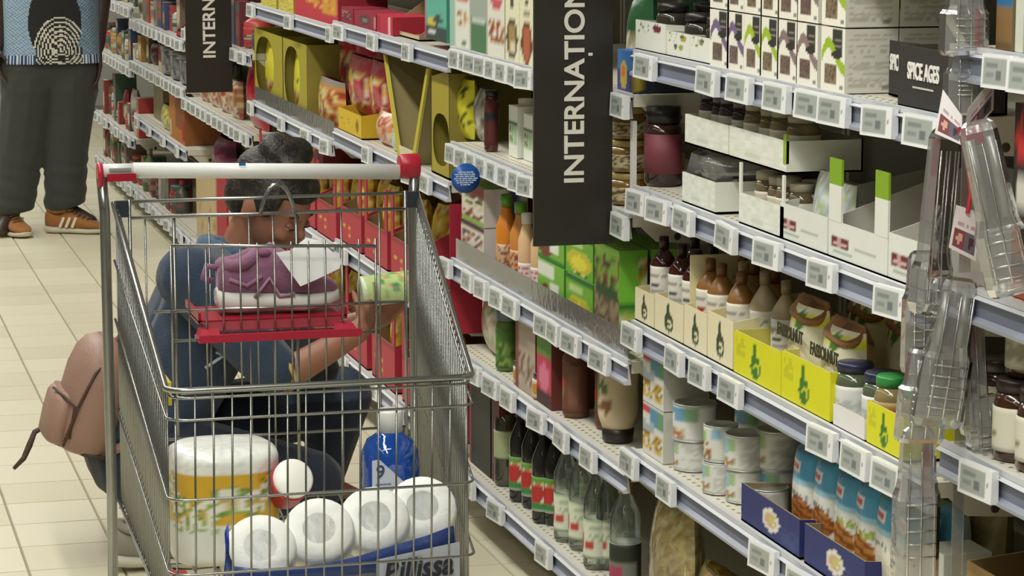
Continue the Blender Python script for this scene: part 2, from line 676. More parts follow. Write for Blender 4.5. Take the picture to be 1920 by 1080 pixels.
def bay(label, y0, y1, levels, top=1.75, depth=0.42):
    """one bay of shelving: levels = {z: (tag columns or count, guard?)}"""
    u = thing('shelf_unit', label, 'shelf', (0, 0, 0), 0, 'gondola shelving bays along the aisle')
    xb = XF + depth
    MB().box(xb + .012, xb + 0.04, y0, y1, 0.0, top, '8f8c80').build('back_panel', 'painted_steel', u)
    for y in (y0, y1):
        MB().box(xb - 0.012, xb + 0.012, y - 0.014 if y == y1 else y, y if y == y1 else y + 0.014, 0, top, 'c9c8c0').build('upright', 'painted_steel', u)
    for z, (tags, guard) in levels.items():
        base = z < 0.2
        m = MB()
        a, b = y0 + 0.004, y1 - 0.004
        m.box(XF + 0.004, xb - 0.014, a, b, z - 0.022, z - 0.0006, STEEL)
        # row of punched holes near the front edge
        k = int((b - a) / 0.025)
        for i in range(k):
            yy = a + (i + .5) * 0.025
            for xx in (XF + 0.02, XF + 0.036):
                m.quad((xx - .003, yy - .003, z - .0002), (xx + .003, yy - .003, z - .0002), (xx + .003, yy + .003, z - .0002), (xx - .003, yy + .003, z - .0002), '8f8d84')
        s = m.build('shelf_board', 'painted_steel', u)
        r = MB()
        r.box(XF - 0.004, XF + 0.003, a, b, z - 0.005, z + 0.003, LIP)
        n = len(r.v)
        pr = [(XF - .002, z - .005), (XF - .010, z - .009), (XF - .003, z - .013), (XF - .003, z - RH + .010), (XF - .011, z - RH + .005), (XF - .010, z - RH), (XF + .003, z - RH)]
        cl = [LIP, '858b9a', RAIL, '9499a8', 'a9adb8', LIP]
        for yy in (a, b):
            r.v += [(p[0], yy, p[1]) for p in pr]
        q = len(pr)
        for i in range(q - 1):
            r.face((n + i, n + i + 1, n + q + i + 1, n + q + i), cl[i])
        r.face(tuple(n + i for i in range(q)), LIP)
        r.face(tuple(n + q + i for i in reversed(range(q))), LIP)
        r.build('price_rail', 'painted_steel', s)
        if not base:        # pressed-steel arm under each end of the shelf
            for yy in (a + 0.006, b - 0.006):
                bm = MB()
                n = len(bm.v)
                pr2 = [(XF + .02, z - .022), (XF + .05, z - .05), (xb - .06, z - .075), (xb - .014, z - .075), (xb - .014, z - .022)]
                for e in (-.0015, .0015):
                    bm.v += [(p[0], yy + e, p[1]) for p in pr2]
                bm.face((n, n + 1, n + 2, n + 3, n + 4), STEEL)
                bm.face((n + 9, n + 8, n + 7, n + 6, n + 5), STEEL)
                for i in range(5):
                    j = (i + 1) % 5
                    bm.face((n + i, n + 5 + i, n + 5 + j, n + j), STEEL)
                bm.ell((XF + .09, yy - .0016, z - .042), (.007, .0006, .007), '4a4942', 8, 4)
                bm.ell((XF + .15, yy - .0016, z - .042), (.022, .0006, .009), '4a4942', 10, 4)
                bm.build('shelf_bracket', 'painted_steel', s)
        else:
            MB().box(XF + 0.09, XF + 0.10, a, b, 0.0, z - 0.024, '77746a').build('kick_plate', 'painted_steel', u)
        ys = []
        if isinstance(tags, int):
            ys = [y0 + (y1 - y0) * (i + .5 + .25 * (hsh(i, int(z * 100)) - .5)) / tags for i in range(tags)]
        else:
            ys = [Yat(t, XF - .012, z - 0.02) for t in tags]
        for yy in ys:
            o = bpy.data.objects.new('price_tag', TAGM)
            C.objects.link(o)
            o.parent = s
            o.location = (XF - .010, yy, z - 0.021)
            o.rotation_euler = (RND.uniform(-.03, .03), 0, RND.uniform(-.05, .12))
        if guard:
            MB().box(XF + .003, XF + .005, guard[0], guard[1], z + .001, z + .05, 'ffffff').build('front_guard', 'clear_plastic', s)
        SHELVES[(label, z)] = s
    return u


bay('nearest grey shelving bay, behind the hanging clear packs', 1.85, 3.185,
    {0.14: (4, None), 0.45: (0, None), 0.75: ([1838], None), 0.967: (0, None), 1.272: ([1880, 1936], None)})
bay('grey shelving bay with spice boxes, jars and tins beside the black sign', 3.195, 4.525,
    {0.14: (4, None), 0.455: ([1182, 1252, 1435, 1505], None), 0.69: ([1187, 1268, 1315, 1373, 1545, 1608, 1670], None),
     0.935: ([1197, 1237, 1285, 1365, 1443, 1545, 1675], None), 1.177: ([1213, 1330, 1390, 1460, 1525, 1567, 1652, 1735], None), 1.44: (5, None)})
bay_sauce = bay('grey shelving bay with sauces and vinegar bottles just past the black sign', 4.535, 5.885,
    {0.143: ([882, 932, 1022], None), 0.41: ([890, 923, 955, 1009, 1055, 1106], None),
     0.612: ([838, 880, 905, 935, 960, 1021, 1041, 1073, 1127], (4.56, 5.86)),
     0.88: ([850, 869, 888, 907, 927, 948, 970, 990, 1165], None), 1.097: ([857, 872, 888, 905, 924, 945, 967, 986, 1165], None), 1.42: (5, None)})
MB().box(XF + .002, XF + .010, 4.538, 4.552, .89, 1.05, 'dcdcd8').build('front_strip', 'painted_steel', bay_sauce)
bay_snack = bay('grey shelving bay of snacks and yellow cartons behind the trolley handle', 5.895, 7.235,
    {0.17: (4, None), 0.475: (3, None), 0.783: ([690, 768, 800], None), 1.08: ([638, 700, 766], None), 1.38: (4, None)})
MB().box(XF - .002, XF + .075, 5.897, 5.900, .432, .735, 'a81f38').build('red_end_panel', 'printed_card', bay_snack)
bay('grey shelving bay of noodles and yellow cartons beside the squatting shopper', 7.245, 8.59,
    {0.15: (4, None), 0.455: (3, None), 0.748: ([471, 529, 575, 612], (7.26, 8.57)), 1.065: ([472, 543, 620], None), 1.36: (4, None)})
bay('grey shelving bay of beige cartons below the farther black sign', 8.6, 10.1,
    {0.10: (9, None), 0.635: (12, None), 0.90: (8, None), 1.2: (4, None)})
bay('grey shelving bay with an orange carton, beyond the farther black sign', 10.11, 11.68,
    {0.10: (8, None), 0.431: (4, None), 0.668: (14, None), 0.848: (12, None), 1.1: (4, None)})
bay('farthest grey shelving bay, right beside the standing shopper', 11.69, 13.2,
    {0.10: (8, None), 0.317: (7, None), 0.632: (12, None), 0.892: (10, None), 1.15: (4, None)})

# ---------------------------------------------------------------- hanging aisle signs


def sign(label, y, uL, uR, vbot, h, txt, tsz, tz, sx):
    a, b = P(uL, vbot, y=y), P(uR, vbot, y=y)
    w, cx, z0 = b.x - a.x, (a.x + b.x) / 2, (a.z + b.z) / 2
    s = thing('aisle_sign', label, 'sign', (cx, y, z0), 0, 'black aisle signs at right angles to the shelves')
    MB().box(-w / 2, w / 2, -.004, .004, 0, h, '2b2823').build('sign_board', 'plastic', s)
    MB().box(w / 2 - .004, min(w / 2 + .05, XF - .013 - cx), -.006, .006, h - .06, h - .02, 'b9bab5').build('sign_bracket', 'painted_steel', s)
    lettering(txt, tsz, 'e9e6da', s, (.003, -.0052, tz), (math.pi / 2, -math.pi / 2, 0), bold=.0013 * tsz / .06, sx=sx, align='LEFT')
    k = tsz * sx / .054          # the comma under the T
    MB().box(.003 + tsz * .47, .003 + tsz * .62, -.0062, -.0046, tz + .2345 * k - .0026, tz + .2345 * k + .0026, 'e9e6da').build('letter_comma', 'plastic', s)
    return s


sign('large black sign reading INTERNAȚIONAL in front of the shelf posts', 4.62, 1000, 1146, 459, 0.86, 'INTERNATIONAL', 0.0515, 0.112, 1.05)
sign('smaller black sign reading INTERNAȚIONAL farther down the aisle', 8.95, 350, 436, 173, 0.80, 'INTERNATIONAL', 0.058, 0.114, 1.0)

# round blue wobbler on the shelf rail
wb = thing('shelf_wobbler', 'round blue plastic shelf flag with white print', 'sign', tuple(P(873, 334, y=5.55)), 0)
MB().lathe([(0, 0, '1f57a8'), (.032, 0, '1f57a8'), (.0325, .0015, '1f57a8'), (0, .0015, '1f57a8')], 28, M=Matrix.Rotation(math.pi / 2, 4, 'X')).build('disc', 'plastic', wb)
tx = MB()
for i, (zz, hw) in enumerate(((.013, .017), (.0085, .0245), (.004, .022), (-.0005, .026), (-.005, .023), (-.0095, .020), (-.014, .012))):
    x = -hw
    while x < hw - .003:
        L = .004 + .007 * hsh(i, int(x * 9999))
        L = min(L, hw - x)
        tx.box(x, x + L, -.0022, -.0016, zz - .0012, zz + .0012, 'cfdcf2')
        x += L + .0018
tx.build('printed_lines', 'plastic', wb)
p = P(873, 334, y=5.55)
MB().box(.028, XF - p.x, -.001, .001, -.004, .004, 'dfe6ea').build('holder_strip', 'clear_plastic', wb)

# ================================================================ products
GOODS = []


def group_name(g):
    return g


def boxes(name, labels, cat, items, front, side=None, top=None, d=0.08, mt='printed_card', group=None, nf=(9, 12), ns=(8, 12), rz=0.0):
    """items: (uL, uR, vTop, z, x) fronts as the picture shows them"""
    out = []
    for k, it in enumerate(items):
        uL, uR, vt, z = it[:4]
        x = it[4] if len(it) > 4 else XF + .012
        y, w = span(uL, uR, z, x)
        h = zat((uL + uR) / 2, vt, x) - z
        w *= .97
        f = front[k % len(front)] if isinstance(front, list) else front
        sd = side[k % len(side)] if isinstance(side, list) else side
        o = box_mb(w, d, h, f, sd, top, nf, ns).build(name, mt, None, (x, y, z + .001), (0, 0, rz))
        tag(o, labels[k] if isinstance(labels, list) else labels, cat, group)
        out.append(o)
    return out


def runlab(base, n, tail):
    return ['%s, %s %s' % (base, ORD[i], tail) for i in range(n)]


# ---------------- spice shelf (top shelf in view of the near bay), z 1.177
Z1 = 1.177


def spice_art(rib, dark):
    return A('f4f1e4', ('r', .48, .62, .9, .97, '35332f'), ('r', .55, .80, .84, .83, '8b867a'), ('r', .55, .70, .84, .73, '8b867a'),
             ('f', lambda s, t: rib if abs(t - (.66 - .9 * (s - .45) ** 2 + .12 * math.sin(s * 6))) < .09 and .03 < s else None),
             ('e', .66, .58, .22, .06, '2e2c2a'), ('e', .32, .45, .07, .03, 'f0efe8'),
             ('r', .14, .12, .66, .42, dark), ('n', .14, .12, .66, .42, ['6b5a4d', '84745f', '55463d'], 3, 22, .5), ('r', .8, .05, .92, .1, '8c8a80'))


SP = [('7b6690', '6e5f58', 'purple'), ('7b6690', '74635f', 'deep purple'), ('a9c42c', '7e7358', 'lime green'), ('a3c22a', '827a55', 'lime and grey'),
      ('8a7674', '775e52', 'mauve'), ('8f7a78', '6b4f4d', 'dusty mauve'), ('9dbf25', '8a7a5a', 'bright green')]
side_print = A('d9d8cc', ('l', .08, .1, .9, .9, 'b9b9ac', 9), ('l', .08, .05, .7, .45, 'c2c2b4', 14), ('r', .7, .06, .86, .11, '8d8a7b'))
us = [(1330, 1366), (1362, 1394), (1394, 1427), (1424, 1459), (1456, 1494), (1492, 1532), (1538, 1583)]
tops = [20, 24, 29, 33, 36, 40, 48]
for row in range(2):
    for k, ((a, b), vt) in enumerate(zip(us, tops)):
        zz = Z1 if row == 0 else Z1 + 0.0945
        x = XF + .010
        y, w = span(a, b, Z1, x)
        o = box_mb(w * .985, .082, .092, spice_art(*SP[k][:2]), side_print, flat('dedccf'), (22, 32), (22, 30)).build('spice_box', 'printed_card', None, (x, y, zz + .001), (0, 0, 0))
        tag(o, 'white spice box with %s ribbon print, %s row of the stack' % (SP[k][2], 'lower' if row == 0 else 'upper'), 'box', 'white spice boxes on the top shelf')
        q = o.copy()        # the box standing behind it
        if k == 6:
            C.objects.link(q)
            q.location = (x + .085, y, zz + .001)
            q['label'] = 'white spice box, second back at the near end of the %s row' % ('lower' if row == 0 else 'upper')
# olives in white trays
for k, (a, b, vt, hole) in enumerate(((1191, 1248, 42, '7d2f3c'), (1250, 1293, 62, 'a8a83a'), (1293, 1329, 70, '8f9455'))):
    x = XF + .008
    y, w = span(a, b, Z1, x)
    f = A('eceee4', ('e', .72 if k != 2 else .6, .8, .13, .13, hole), ('e', .66, .87, .08, .06, '54313a'), ('n', .1, .62, .45, .95, ['dfe3d2', 'ced6b0', '5f6a50'], 5 + k, 14, .35),
          ('e', .62 if k == 1 else -3, .45, .09, .12, 'a3ad4a'), ('e', .38 if k == 1 else -3, .45, .07, .1, '55584a'))
    h = zat((a + b) / 2, vt, x) - Z1
    tg = thing('display_tray', 'white carton tray with olive print, %s of three beside the spice boxes' % ('farthest', 'middle', 'nearest')[k], 'tray', (x, y, Z1 + .001), 0, 'white olive trays')
    tray_mb(w * .98, .15, h, h * .8, f, 'b8b6aa').build('carton', 'printed_card', tg)
    for j in range(2):
        jr = thing('olive_jar', 'dark jar of olives in the %s white tray, %s one' % (('farthest', 'middle', 'nearest')[k], ('front', 'rear')[j]), 'jar', (x + .042 + .066 * j, y, Z1 + .005), 0, 'olive jars in white trays')
        MB().lathe([(.028, 0, '33302a'), (.030, .01, '3a352c'), (.030, h + .004, '3b3a34'), (.025, h + .014, '3b3a34')], 14).build('glass', 'dark_glass', jr)
        MB().lathe([(.028, h + .014, '26231f'), (.028, h + .028, '1f1d1b'), (.0, h + .029, '1f1d1b')], 14).build('lid', 'plastic', jr)
# black cartons reading SPICE AGES
for k, (a, b, vt, x) in enumerate(((1683, 1780, 88, XF + .006), (1665, 1716, 76, XF + .062))):
    y, w = span(a, b, Z1, x)
    if k:
        w = .13
        y = Yat(1666, x, Z1) - w / 2
    h = zat((a + b) / 2, vt + 4, x) - Z1
    d = .082 if not k else .06
    t = thing('display_tray', 'black carton reading SPICE AGES, %s' % ('at the near end of the top shelf' if not k else 'half hidden behind the other black one'), 'tray', (x, y, Z1 + .001), 0, 'black spice cartons')
    tray_mb(w, d, h, h * (1.0 if k == 0 else .9), flat('2e2c2a'), '4a473e').build('carton', 'printed_card', t)
    lettering('SPICE AGES', .031, 'f2f0ea', t, (-.001, 0 if not k else .02, h * .60), FRONT, bold=.0008, sx=.62 * w / .16)
    MB().box(-.0012, -.0004, -w * .2, w * .2, h * .34, h * .37, 'c9c6c0').build('small_print', 'plastic', t)
    if k == 0:
        MB().obox(Matrix.Translation((.06, w * .1, h * 1.12)) @ Euler((.55, 0, 0)).to_matrix().to_4x4(), .004, w * .36, .003, 'd8d4bf').build('torn_edge', 'printed_card', t)

# blue pack lying on the end of the middle bay's shelf, under the spice shelf
zb = 1.097
o = box_mb(.075, .13, .075, A('2f6fb3', ('r', 0, 0, 1, .5, '3a3f86'), ('e', .5, .4, .28, .34, 'c9b43a'), ('e', .45, .5, .15, .15, 'd9743a')),
           A('2c2f3f', ('r', 0, .5, .35, 1, '2b6aa8'), ('r', .35, .3, 1, .85, '3d3f22'), ('e', .1, .4, .09, .4, 'b9a83a'), ('n', .4, .4, .95, .8, ['6a3b2a', '55602a'], 4, 16, .3)), flat('2f6fb3')).build('tea_carton', 'printed_card', None)
tag(o, 'blue and yellow carton lying on the shelf end under the white trays', 'box')
o.location = (XF + .004, 4.600, zb + .001)
# bag of dry goods just right of the sign
b = bag_mb(.10, .17, .07, A('a8a184', ('r', 0, .62, 1, 1, '2c5a38'), ('n', 0, 0, 1, .6, ['c9c4a4', 'e4e2d6', '8f8a5f', 'b2ae8c'], 9, 14, .8))).build('pulse_bag', 'printed_film', None, (XF + .03, 4.665, zb + .001))
tag(b, 'clear bag of pale pulses with a green top, beside the large sign', 'bag')
g = thing('green_pouch', 'dark green pouch standing behind the bag of pulses', 'bag', (XF + .13, 4.66, zb + .001))
bag_mb(.14, .22, .05, A('2c5236', ('r', .2, .3, .8, .6, '3f7a4b'))).build('pouch', 'printed_film', g)

# ---------------- second shelf, z .935
Z2 = 0.935
jr = thing('sauce_jar', 'dark jar with a maroon label and black lid behind the white trays', 'jar', (XF + .055, Yat(1243, XF + .055, Z2), Z2 + .001))
hj = zat(1243, 200, XF + .055) - Z2
MB().lathe([(.030, 0, '2a1a16'), (.034, .006, '2f1d18'), (.034, hj * .68, '3a231e'), (.029, hj * .8, '3a231e')], 18).build('glass', 'dark_glass', jr)
MB().lathe([(.0345, .022, '7c3a44'), (.0345, hj * .66, '7c3a44')], 28, A('7c3a44', ('l', .3, .25, .8, .8, 'a87c80', 7), ('r', .3, .02, .85, .1, 'c7b7a5'), ('e', .12, .2, .12, .2, 'b5a436'))).build('label', 'label_paper', jr)
MB().lathe([(.031, hj * .8, '1d1a19'), (.031, hj, '181616'), (0, hj + .001, '181616')], 18).build('lid', 'plastic', jr)
j2 = dup(jr, (XF + .055, Yat(1278, XF + .06, Z2) + .012, Z2 + .001), .4, 'dark jar with a maroon label squeezed between the other jar and the white trays')
j2.location.x += .075


def jar(label, loc, r, h, glass, liq, lid, lab=None, mt='dark_glass', cat='jar', group=None, name='jar', labz=(.15, .62), lidh=.16, tw=.5, shoulder=.78):
    t = thing(name, label, cat, loc, 0, group)
    MB().lathe([(r * .92, 0, liq), (r, h * .04, liq), (r, h * (1 - lidh) * shoulder, liq), (r * .86, h * (1 - lidh), liq)], 18).build('glass', mt, t)
    MB().lathe([(r * .9, h * (1 - lidh), lid), (r * .92, h * (1 - lidh * .2), lid), (r * .85, h, lid), (0, h, lid)], 18).build('lid', 'plastic', t)
    if lab:
        MB().lathe([(r * 1.012, h * (labz[0] + (labz[1] - labz[0]) * i / 8), 'ffffff') for i in range(9)], 28, lab, tw=tw).build('label', 'label_paper', t)
    return t


whi = A('e9ebe0', ('n', 0, 0, 1, 1, ['e2e6d8', 'eef0e6', 'dfe3d6'], 3, 10, .6), ('r', .3, .2, .55, .32, 'd3d8cc'))
stack = []
for k, (a, b, vt, zz, x, dome) in enumerate(((1278, 1341, 345, Z2, XF + .008, 1), (1384, 1470, 392, Z2, XF + .008, 0),
                                            (1283, 1366, 246, Z2 + .101, XF + .010, 0), (1366, 1476, 262, Z2 + .101, XF + .010, 0))):
    y, w = span(a, b, zz, x)
    if k == 0:
        h = .052
    else:
        h = .05
    t = thing('jar_tray', ('white tray with a clear cover, bottom of the stack beside the dark jar', 'white tray of jars under the topmost row, next to the silver sachets',
                           'white tray of dark jars on top of the clear-covered tray', 'white tray of jars with a green corner on top of the stack')[k], 'tray', (x, y, zz + .001), 0, 'white trays of jars stacked two high')
    tray_mb(w * .97, .20 if k < 2 else .125, h, h, whi, 'c9c6b8', whi, pil=(.008, .098) if k in (1,) else None).build('carton', 'printed_card', t)
    if k == 0:
        dm = MB()
        hw = w * .44
        dm.loft([[(.004, -hw, h), (.19, -hw, h), (.19, hw, h), (.004, hw, h)], [(.012, -hw * .95, .085), (.18, -hw * .95, .085), (.18, hw * .95, .085), (.012, hw * .95, .085)],
                 [(.03, -hw * .8, .096), (.17, -hw * .8, .096), (.17, hw * .8, .096), (.03, hw * .8, .096)]], 'ffffff').build('clear_cover', 'clear_plastic', t)
    if k == 3:
        MB().box(-.001, .004, -w * .485, -w * .44, h * .3, h + .01, '93b03c').build('green_corner', 'printed_card', t)
    n = 4 if w > .19 else 3
    for i in range(n):
        yy = y + w * .45 - (i + .5) * w * .9 / n
        r = min(.027, w * .42 / n)
        jar('jar in the %s white tray, %s from the far end' % (('bottom clear-covered', 'bottom open', 'upper far', 'upper near')[k], ORD[i]),
            (x + .038 + .004 * (i % 2), yy, zz + .005), r, (.082 if zz == Z2 else .088) - .004 * (i % 2), None, ('4d4337', '6b5f45', '43333a', '7a6e4c')[k], ('8b8d87', 'b3ac96', '5d565f', '9b937c')[k],
            A('d8d2bd', ('r', .2, .3, .8, .7, '8a8350')), group='jars in the white trays')
t = thing('bag_clip', 'crumpled clear bag on the upper white tray', 'bag', (XF + .05, Yat(1312, XF + .05, Z2 + .19), Z2 + .2))
MB().ell((0, 0, .02), (.03, .05, .022), 'dddddd', 12, 8).build('film', 'clear_film', t)
t.location.z = Z2 + .192

# white cartons with green corners
logo_c = '6e2a2c'
fr1 = A('e4e6dd', ('r', .05, .30, .36, .62, logo_c), ('r', .08, .42, .33, .48, 'd9b9b4'), ('r', .16, .32, .2, .6, 'c7a09c'), ('r', .46, .38, .82, .46, 'b4b8b1'), ('r', .1, .16, .4, .22, 'a5b79d'))
for k, (a, b, vt, hb, vp, nm) in enumerate(((1461, 1551, 395, .10, None, 'white carton holding silver sachets, nearest the stacked trays'),
                                            (1552, 1664, 430, .135, 300, 'empty white carton with green-topped posts, middle of the shelf'),
                                            (1664, 1776, 455, .135, 318, 'empty white carton with green posts behind the hanging packs'))):
    x = XF + .008
    y, w = span(a, b, Z2, x)
    h = zat((a + b) / 2, vt, x) - Z2
    t = thing('shelf_carton', nm, 'carton', (x, y, Z2 + .001), 0, 'white cartons with green corners')
    tray_mb(w * .98, .24, h, hb, fr1, 'd2d0c6', flat('e4e6dd'), pil=(w * .21, zat(a + 20, vp, x) - Z2) if k == 1 else None, piltop='84aa22').build('carton', 'printed_card', t)
    MB().box(.232, .236, -w * .48, w * .48, .02, hb, 'c5c2b8').build('back_flap', 'printed_card', t)
    if k == 1:
        MB().box(.19, .192, -w * .1, w * .16, hb, hb + .045, 'b9b7ac').build('loose_flap', 'printed_card', t)
        MB().box(.10, .2, -w * .4, -w * .12, .004, .05, 'd8d7cf').build('inner_divider', 'printed_card', t)
    if k == 0:
        for i in range(2):
            yy = y + w * (.20 - .42 * i)
            q = bag_mb(w * .36, .105 - .01 * i, .03, A('dfe4e4', ('r', 0, 0, .14, 1, '4b6a36'), ('n', .1, 0, 1, 1, ['cfd8da', 'eef2f1', 'b9c4c4', 'bccb9a'], 8 + i, 12, .8)), nu=8, nv=8).build('sachet', 'printed_film', None, (x + .03, yy, Z2 + .006), (0, .1, 0))
            tag(q, 'silver sachet with a dark green edge, %s in the white carton' % ('farther' if not i else 'nearer'), 'sachet', 'silver sachets')

# ---------------- third shelf, z .69
Z3 = 0.69
pear = A('efe6c2', ('e', .5, .40, .15, .26, '3c4a2c'), ('e', .53, .36, .08, .13, 'efe6c2'), ('e', .5, .34, .05, .05, '3c4a2c'), ('e', .47, .70, .05, .2, '3c4a2c'))
pearY = A('e0de16', ('e', .47, .38, .105, .26, '3f7a26'), ('e', .49, .35, .06, .13, 'd3d822'), ('e', .48, .32, .035, .06, '3f7a26'), ('e', .45, .70, .03, .2, '3f7a26'), ('l', .06, .5, .25, .9, 'cbc81c', 6))


def bottle(label, loc, r, h, body, cap, lab=None, mt='dark_glass', name='bottle', labz=(.12, .5), neck=.32, sh=.62, capz=.86, group=None, cat='bottle', tw=.5, capmt='plastic', sq=1.0):
    t = thing(name, label, cat, loc, 0, group)
    rn = r * neck
    MB().lathe([(r * .9, 0, body), (r, h * .03, body), (r, h * sh, body), (r * .82, h * (sh + .06), body), (rn, h * (sh + .18), body), (rn, h * capz, body)], 18, sq=sq).build('glass' if 'glass' in mt else 'body', mt, t)
    MB().lathe([(rn * 1.15, h * capz, cap), (rn * 1.2, h * .985, cap), (rn, h, cap), (0, h, cap)], 14).build('cap', capmt, t)
    if lab:
        MB().lathe([(r * 1.015, h * (labz[0] + (labz[1] - labz[0]) * i / 10), 'ffffff') for i in range(11)], 32, lab, tw=tw, sq=sq).build('label', 'label_paper', t)
    return t


vlab = A('e6e3da', ('l', .2, .6, .8, .92, '9a968c', 4), ('e', .5, .38, .1, .08, '2c2624'), ('l', .25, .06, .75, .25, 'aaa69c', 3))
hlab = A('e6e2d4', ('l', .2, .6, .8, .92, '9a968c', 4), ('e', .5, .38, .12, .09, 'b5342c'), ('l', .25, .06, .75, .25, 'aaa69c', 3))
trs = [(1190, 1226, 547), (1227, 1281, 563), (1282, 1325, 581), (1326, 1374, 594)]
for k, (a, b, vt) in enumerate(trs):
    x = XF + .006
    y, w = span(a, b, Z3, x)
    h = max(.042, zat((a + b) / 2, vt, x) - Z3)
    t = thing('bottle_tray', 'cream carton tray with a dark pear emblem, %s from the shelf post' % ORD[k], 'tray', (x, y, Z3 + .001), 0, 'cream bottle trays')
    tray_mb(w * .97, .17, h, h * 1.3, pear, 'd9cc9c', flat('e8dfb8')).build('carton', 'printed_card', t)
    if k == 1:
        MB().box(.012, .16, -w * .485, -w * .475, h * .8, .155, 'e6dcae').build('tall_side', 'printed_card', t)
    n = 2 if k in (1, 2) else 1
    for i in range(n):
        yy = y + (0 if n == 1 else w * (.24 - .48 * i))
        red = k < 2
        ht = .155 if red else .15
        for d in range(2):
            bottle(('dark red vinegar bottle with a white label in the %s cream tray, %s' if red else 'amber squeeze bottle with a heart label in the %s cream tray, %s') % (ORD[k], ('single' if n == 1 else ('far', 'near')[i]) + (' front one' if d == 0 else ' rear one')),
                   (x + .036 + .058 * d, yy, Z3 + .005), min(.024, w / n * .42), ht, '3c1712' if red else '8a5f2e', '241512' if red else '6b4420',
                   vlab if red else hlab, 'dark_glass' if red else 'plastic', 'vinegar_bottle' if red else 'sauce_bottle', labz=(.3, .66), sh=.68, group='bottles in cream trays')
# beige squeeze bottles behind the yellow tray
for k in range(3):
    bottle('beige squeeze bottle with a white label behind the yellow tray, %s from the far end' % ORD[k], (XF + .055 + .012 * k, Yat(1392 + 27 * k, XF + .055, Z3), Z3 + .002), .024, .165 - .006 * k, 'b3a184', '8d7c62', hlab if k == 0 else vlab, 'plastic', 'sauce_bottle', labz=(.25, .6), sh=.66, group='beige squeeze bottles')
# yellow trays with wheat packs
yt = []
for k, (a, b, vt) in enumerate(((1375, 1464, 640), (1464, 1556, 678), (1624, 1694, 768))):
    x = XF + .004
    y, w = span(a, b, Z3, x)
    h = zat((a + b) / 2, vt, x) - Z3
    t = thing('bright_tray', ('bright yellow carton tray with a green pear, farthest of the yellow ones', 'bright yellow carton tray with a green pear, under the FASSOLNUT packs', 'small bright yellow tray in front of the red-labelled jars')[k], 'tray', (x, y, Z3 + .001), 0, 'bright yellow trays')
    tray_mb(w * .985, .2 if k < 2 else .1, h, h, pearY, 'd8cf6a', flat('dcd820')).build('carton', 'printed_card', t)
    yt.append((x, y, w))


def loaf(label, loc, w, d, h, lean, txt=True, grp='FASSOLNUT packs'):
    t = thing('nut_pack', label, 'pack', loc, 0, grp)
    art = A('e9e4c4', ('r', 0, .80, 1, .95, 'dcd83a'), ('e', .62, .84, .10, .12, '4b7a2e'), ('r', .28, .14, .62, .36, '8fae7a'), ('l', .1, .05, .9, .12, 'b6ae8c', 1))
    bag_mb(w, h, d, art, A('c99a63'), nu=18, nv=22, crimp=.06, ez=.3).build('pouch', 'printed_film', t)
    MB().loft([[(d / 2 + d * kx * math.cos(a), w * ky * math.copysign(abs(math.sin(a)) ** .8, math.sin(a)) + .004 * math.sin(7 * a + z), h * z + .005 * math.sin(3 * a)) for a in [2 * math.pi * i / 20 for i in range(20)]]
               for (z, kx, ky) in ((.84, .44, .46), (.90, .40, .47), (.96, .26, .47), (1.03, .10, .46), (1.06, .03, .45))], '8f6238', True, lambda s_, t_: '9a6c40' if hsh(int(s_ * 20), int(t_ * 5), 4) > .4 else '7d5431').build('folded_top', 'cloth', t)
    if txt:
        lettering('FASSOLNUT', .027, '3a3a26', t, (-.004, 0, h * .67), FRONT, bold=.0008, sx=w / .19)
    return t


x, y, w = yt[1]
yc, wc = span(1452, 1545, Z3 + .03, XF + .03)
loaf('cream FASSOLNUT pack with orange top in the yellow tray, farther one', (XF + .03, yc + .03, Z3 + .006), .14, .07, .135, 0)
yc2, wc2 = span(1490, 1600, Z3 + .03, XF + .03)
loaf('cream FASSOLNUT pack with orange top in the yellow tray, nearer one', (XF + .028, yc2 - .015, Z3 + .006), .145, .07, .125, 0)
for k in range(4):
    yy = yc + .06 - .075 * k
    loaf('plain cream pack with orange top in the rear row, %s from the far end' % ORD[k], (XF + .125 + .01 * (k % 2), yy - .02, Z3 + .006), .072, .075, .14, 0, False, 'cream packs in the rear row')
for k in range(2):
    loaf('plain cream pack behind the white jar tray, %s' % ('farther', 'nearer')[k], (XF + .11, Yat(1600 + 62 * k, XF + .11, Z3), Z3 + .002), .10, .08, .15, 0, False, 'cream packs in the rear row')
# white tray and jars at the near end
x = XF + .004
y, w = span(1561, 1621, Z3, x)
t = thing('jar_tray', 'small white carton tray between the bright yellow trays', 'tray', (x, y, Z3 + .001))
tray_mb(w * .97, .1, .034, .034, flat('eceae6'), 'cfcbbd').build('carton', 'printed_card', t)
for k in range(2):
    jar('glass jar with a dark blue lid and white label, %s in the small white tray' % ('farther', 'nearer')[k], (x + .038 + .008 * k, Yat(1603 + 42 * k, x + .038, Z3 + .03), Z3 + .005), .030, .088, None, '56604a', '262b46',
        A('e3e5e2', ('l', .1, .1, .9, .9, 'c3c7c6', 6)), mt='dark_glass', group='jars with blue lids', labz=(.1, .62))
for k in range(2):
    jar('jar with a green lid and red label, %s behind the small yellow tray' % ('farther', 'nearer')[k], (x + .034 + .004 * k, Yat(1672 + 46 * k, x + .034, Z3 + .03), Z3 + .005), .026, .095, None, '8f8058', '2f8f45',
        A('bd2340', ('r', 0, .8, 1, 1, 'b39b59'), ('e', .5, .4, .2, .2, 'd8545f')), mt='dark_glass', group='jars with green lids', labz=(.1, .62))

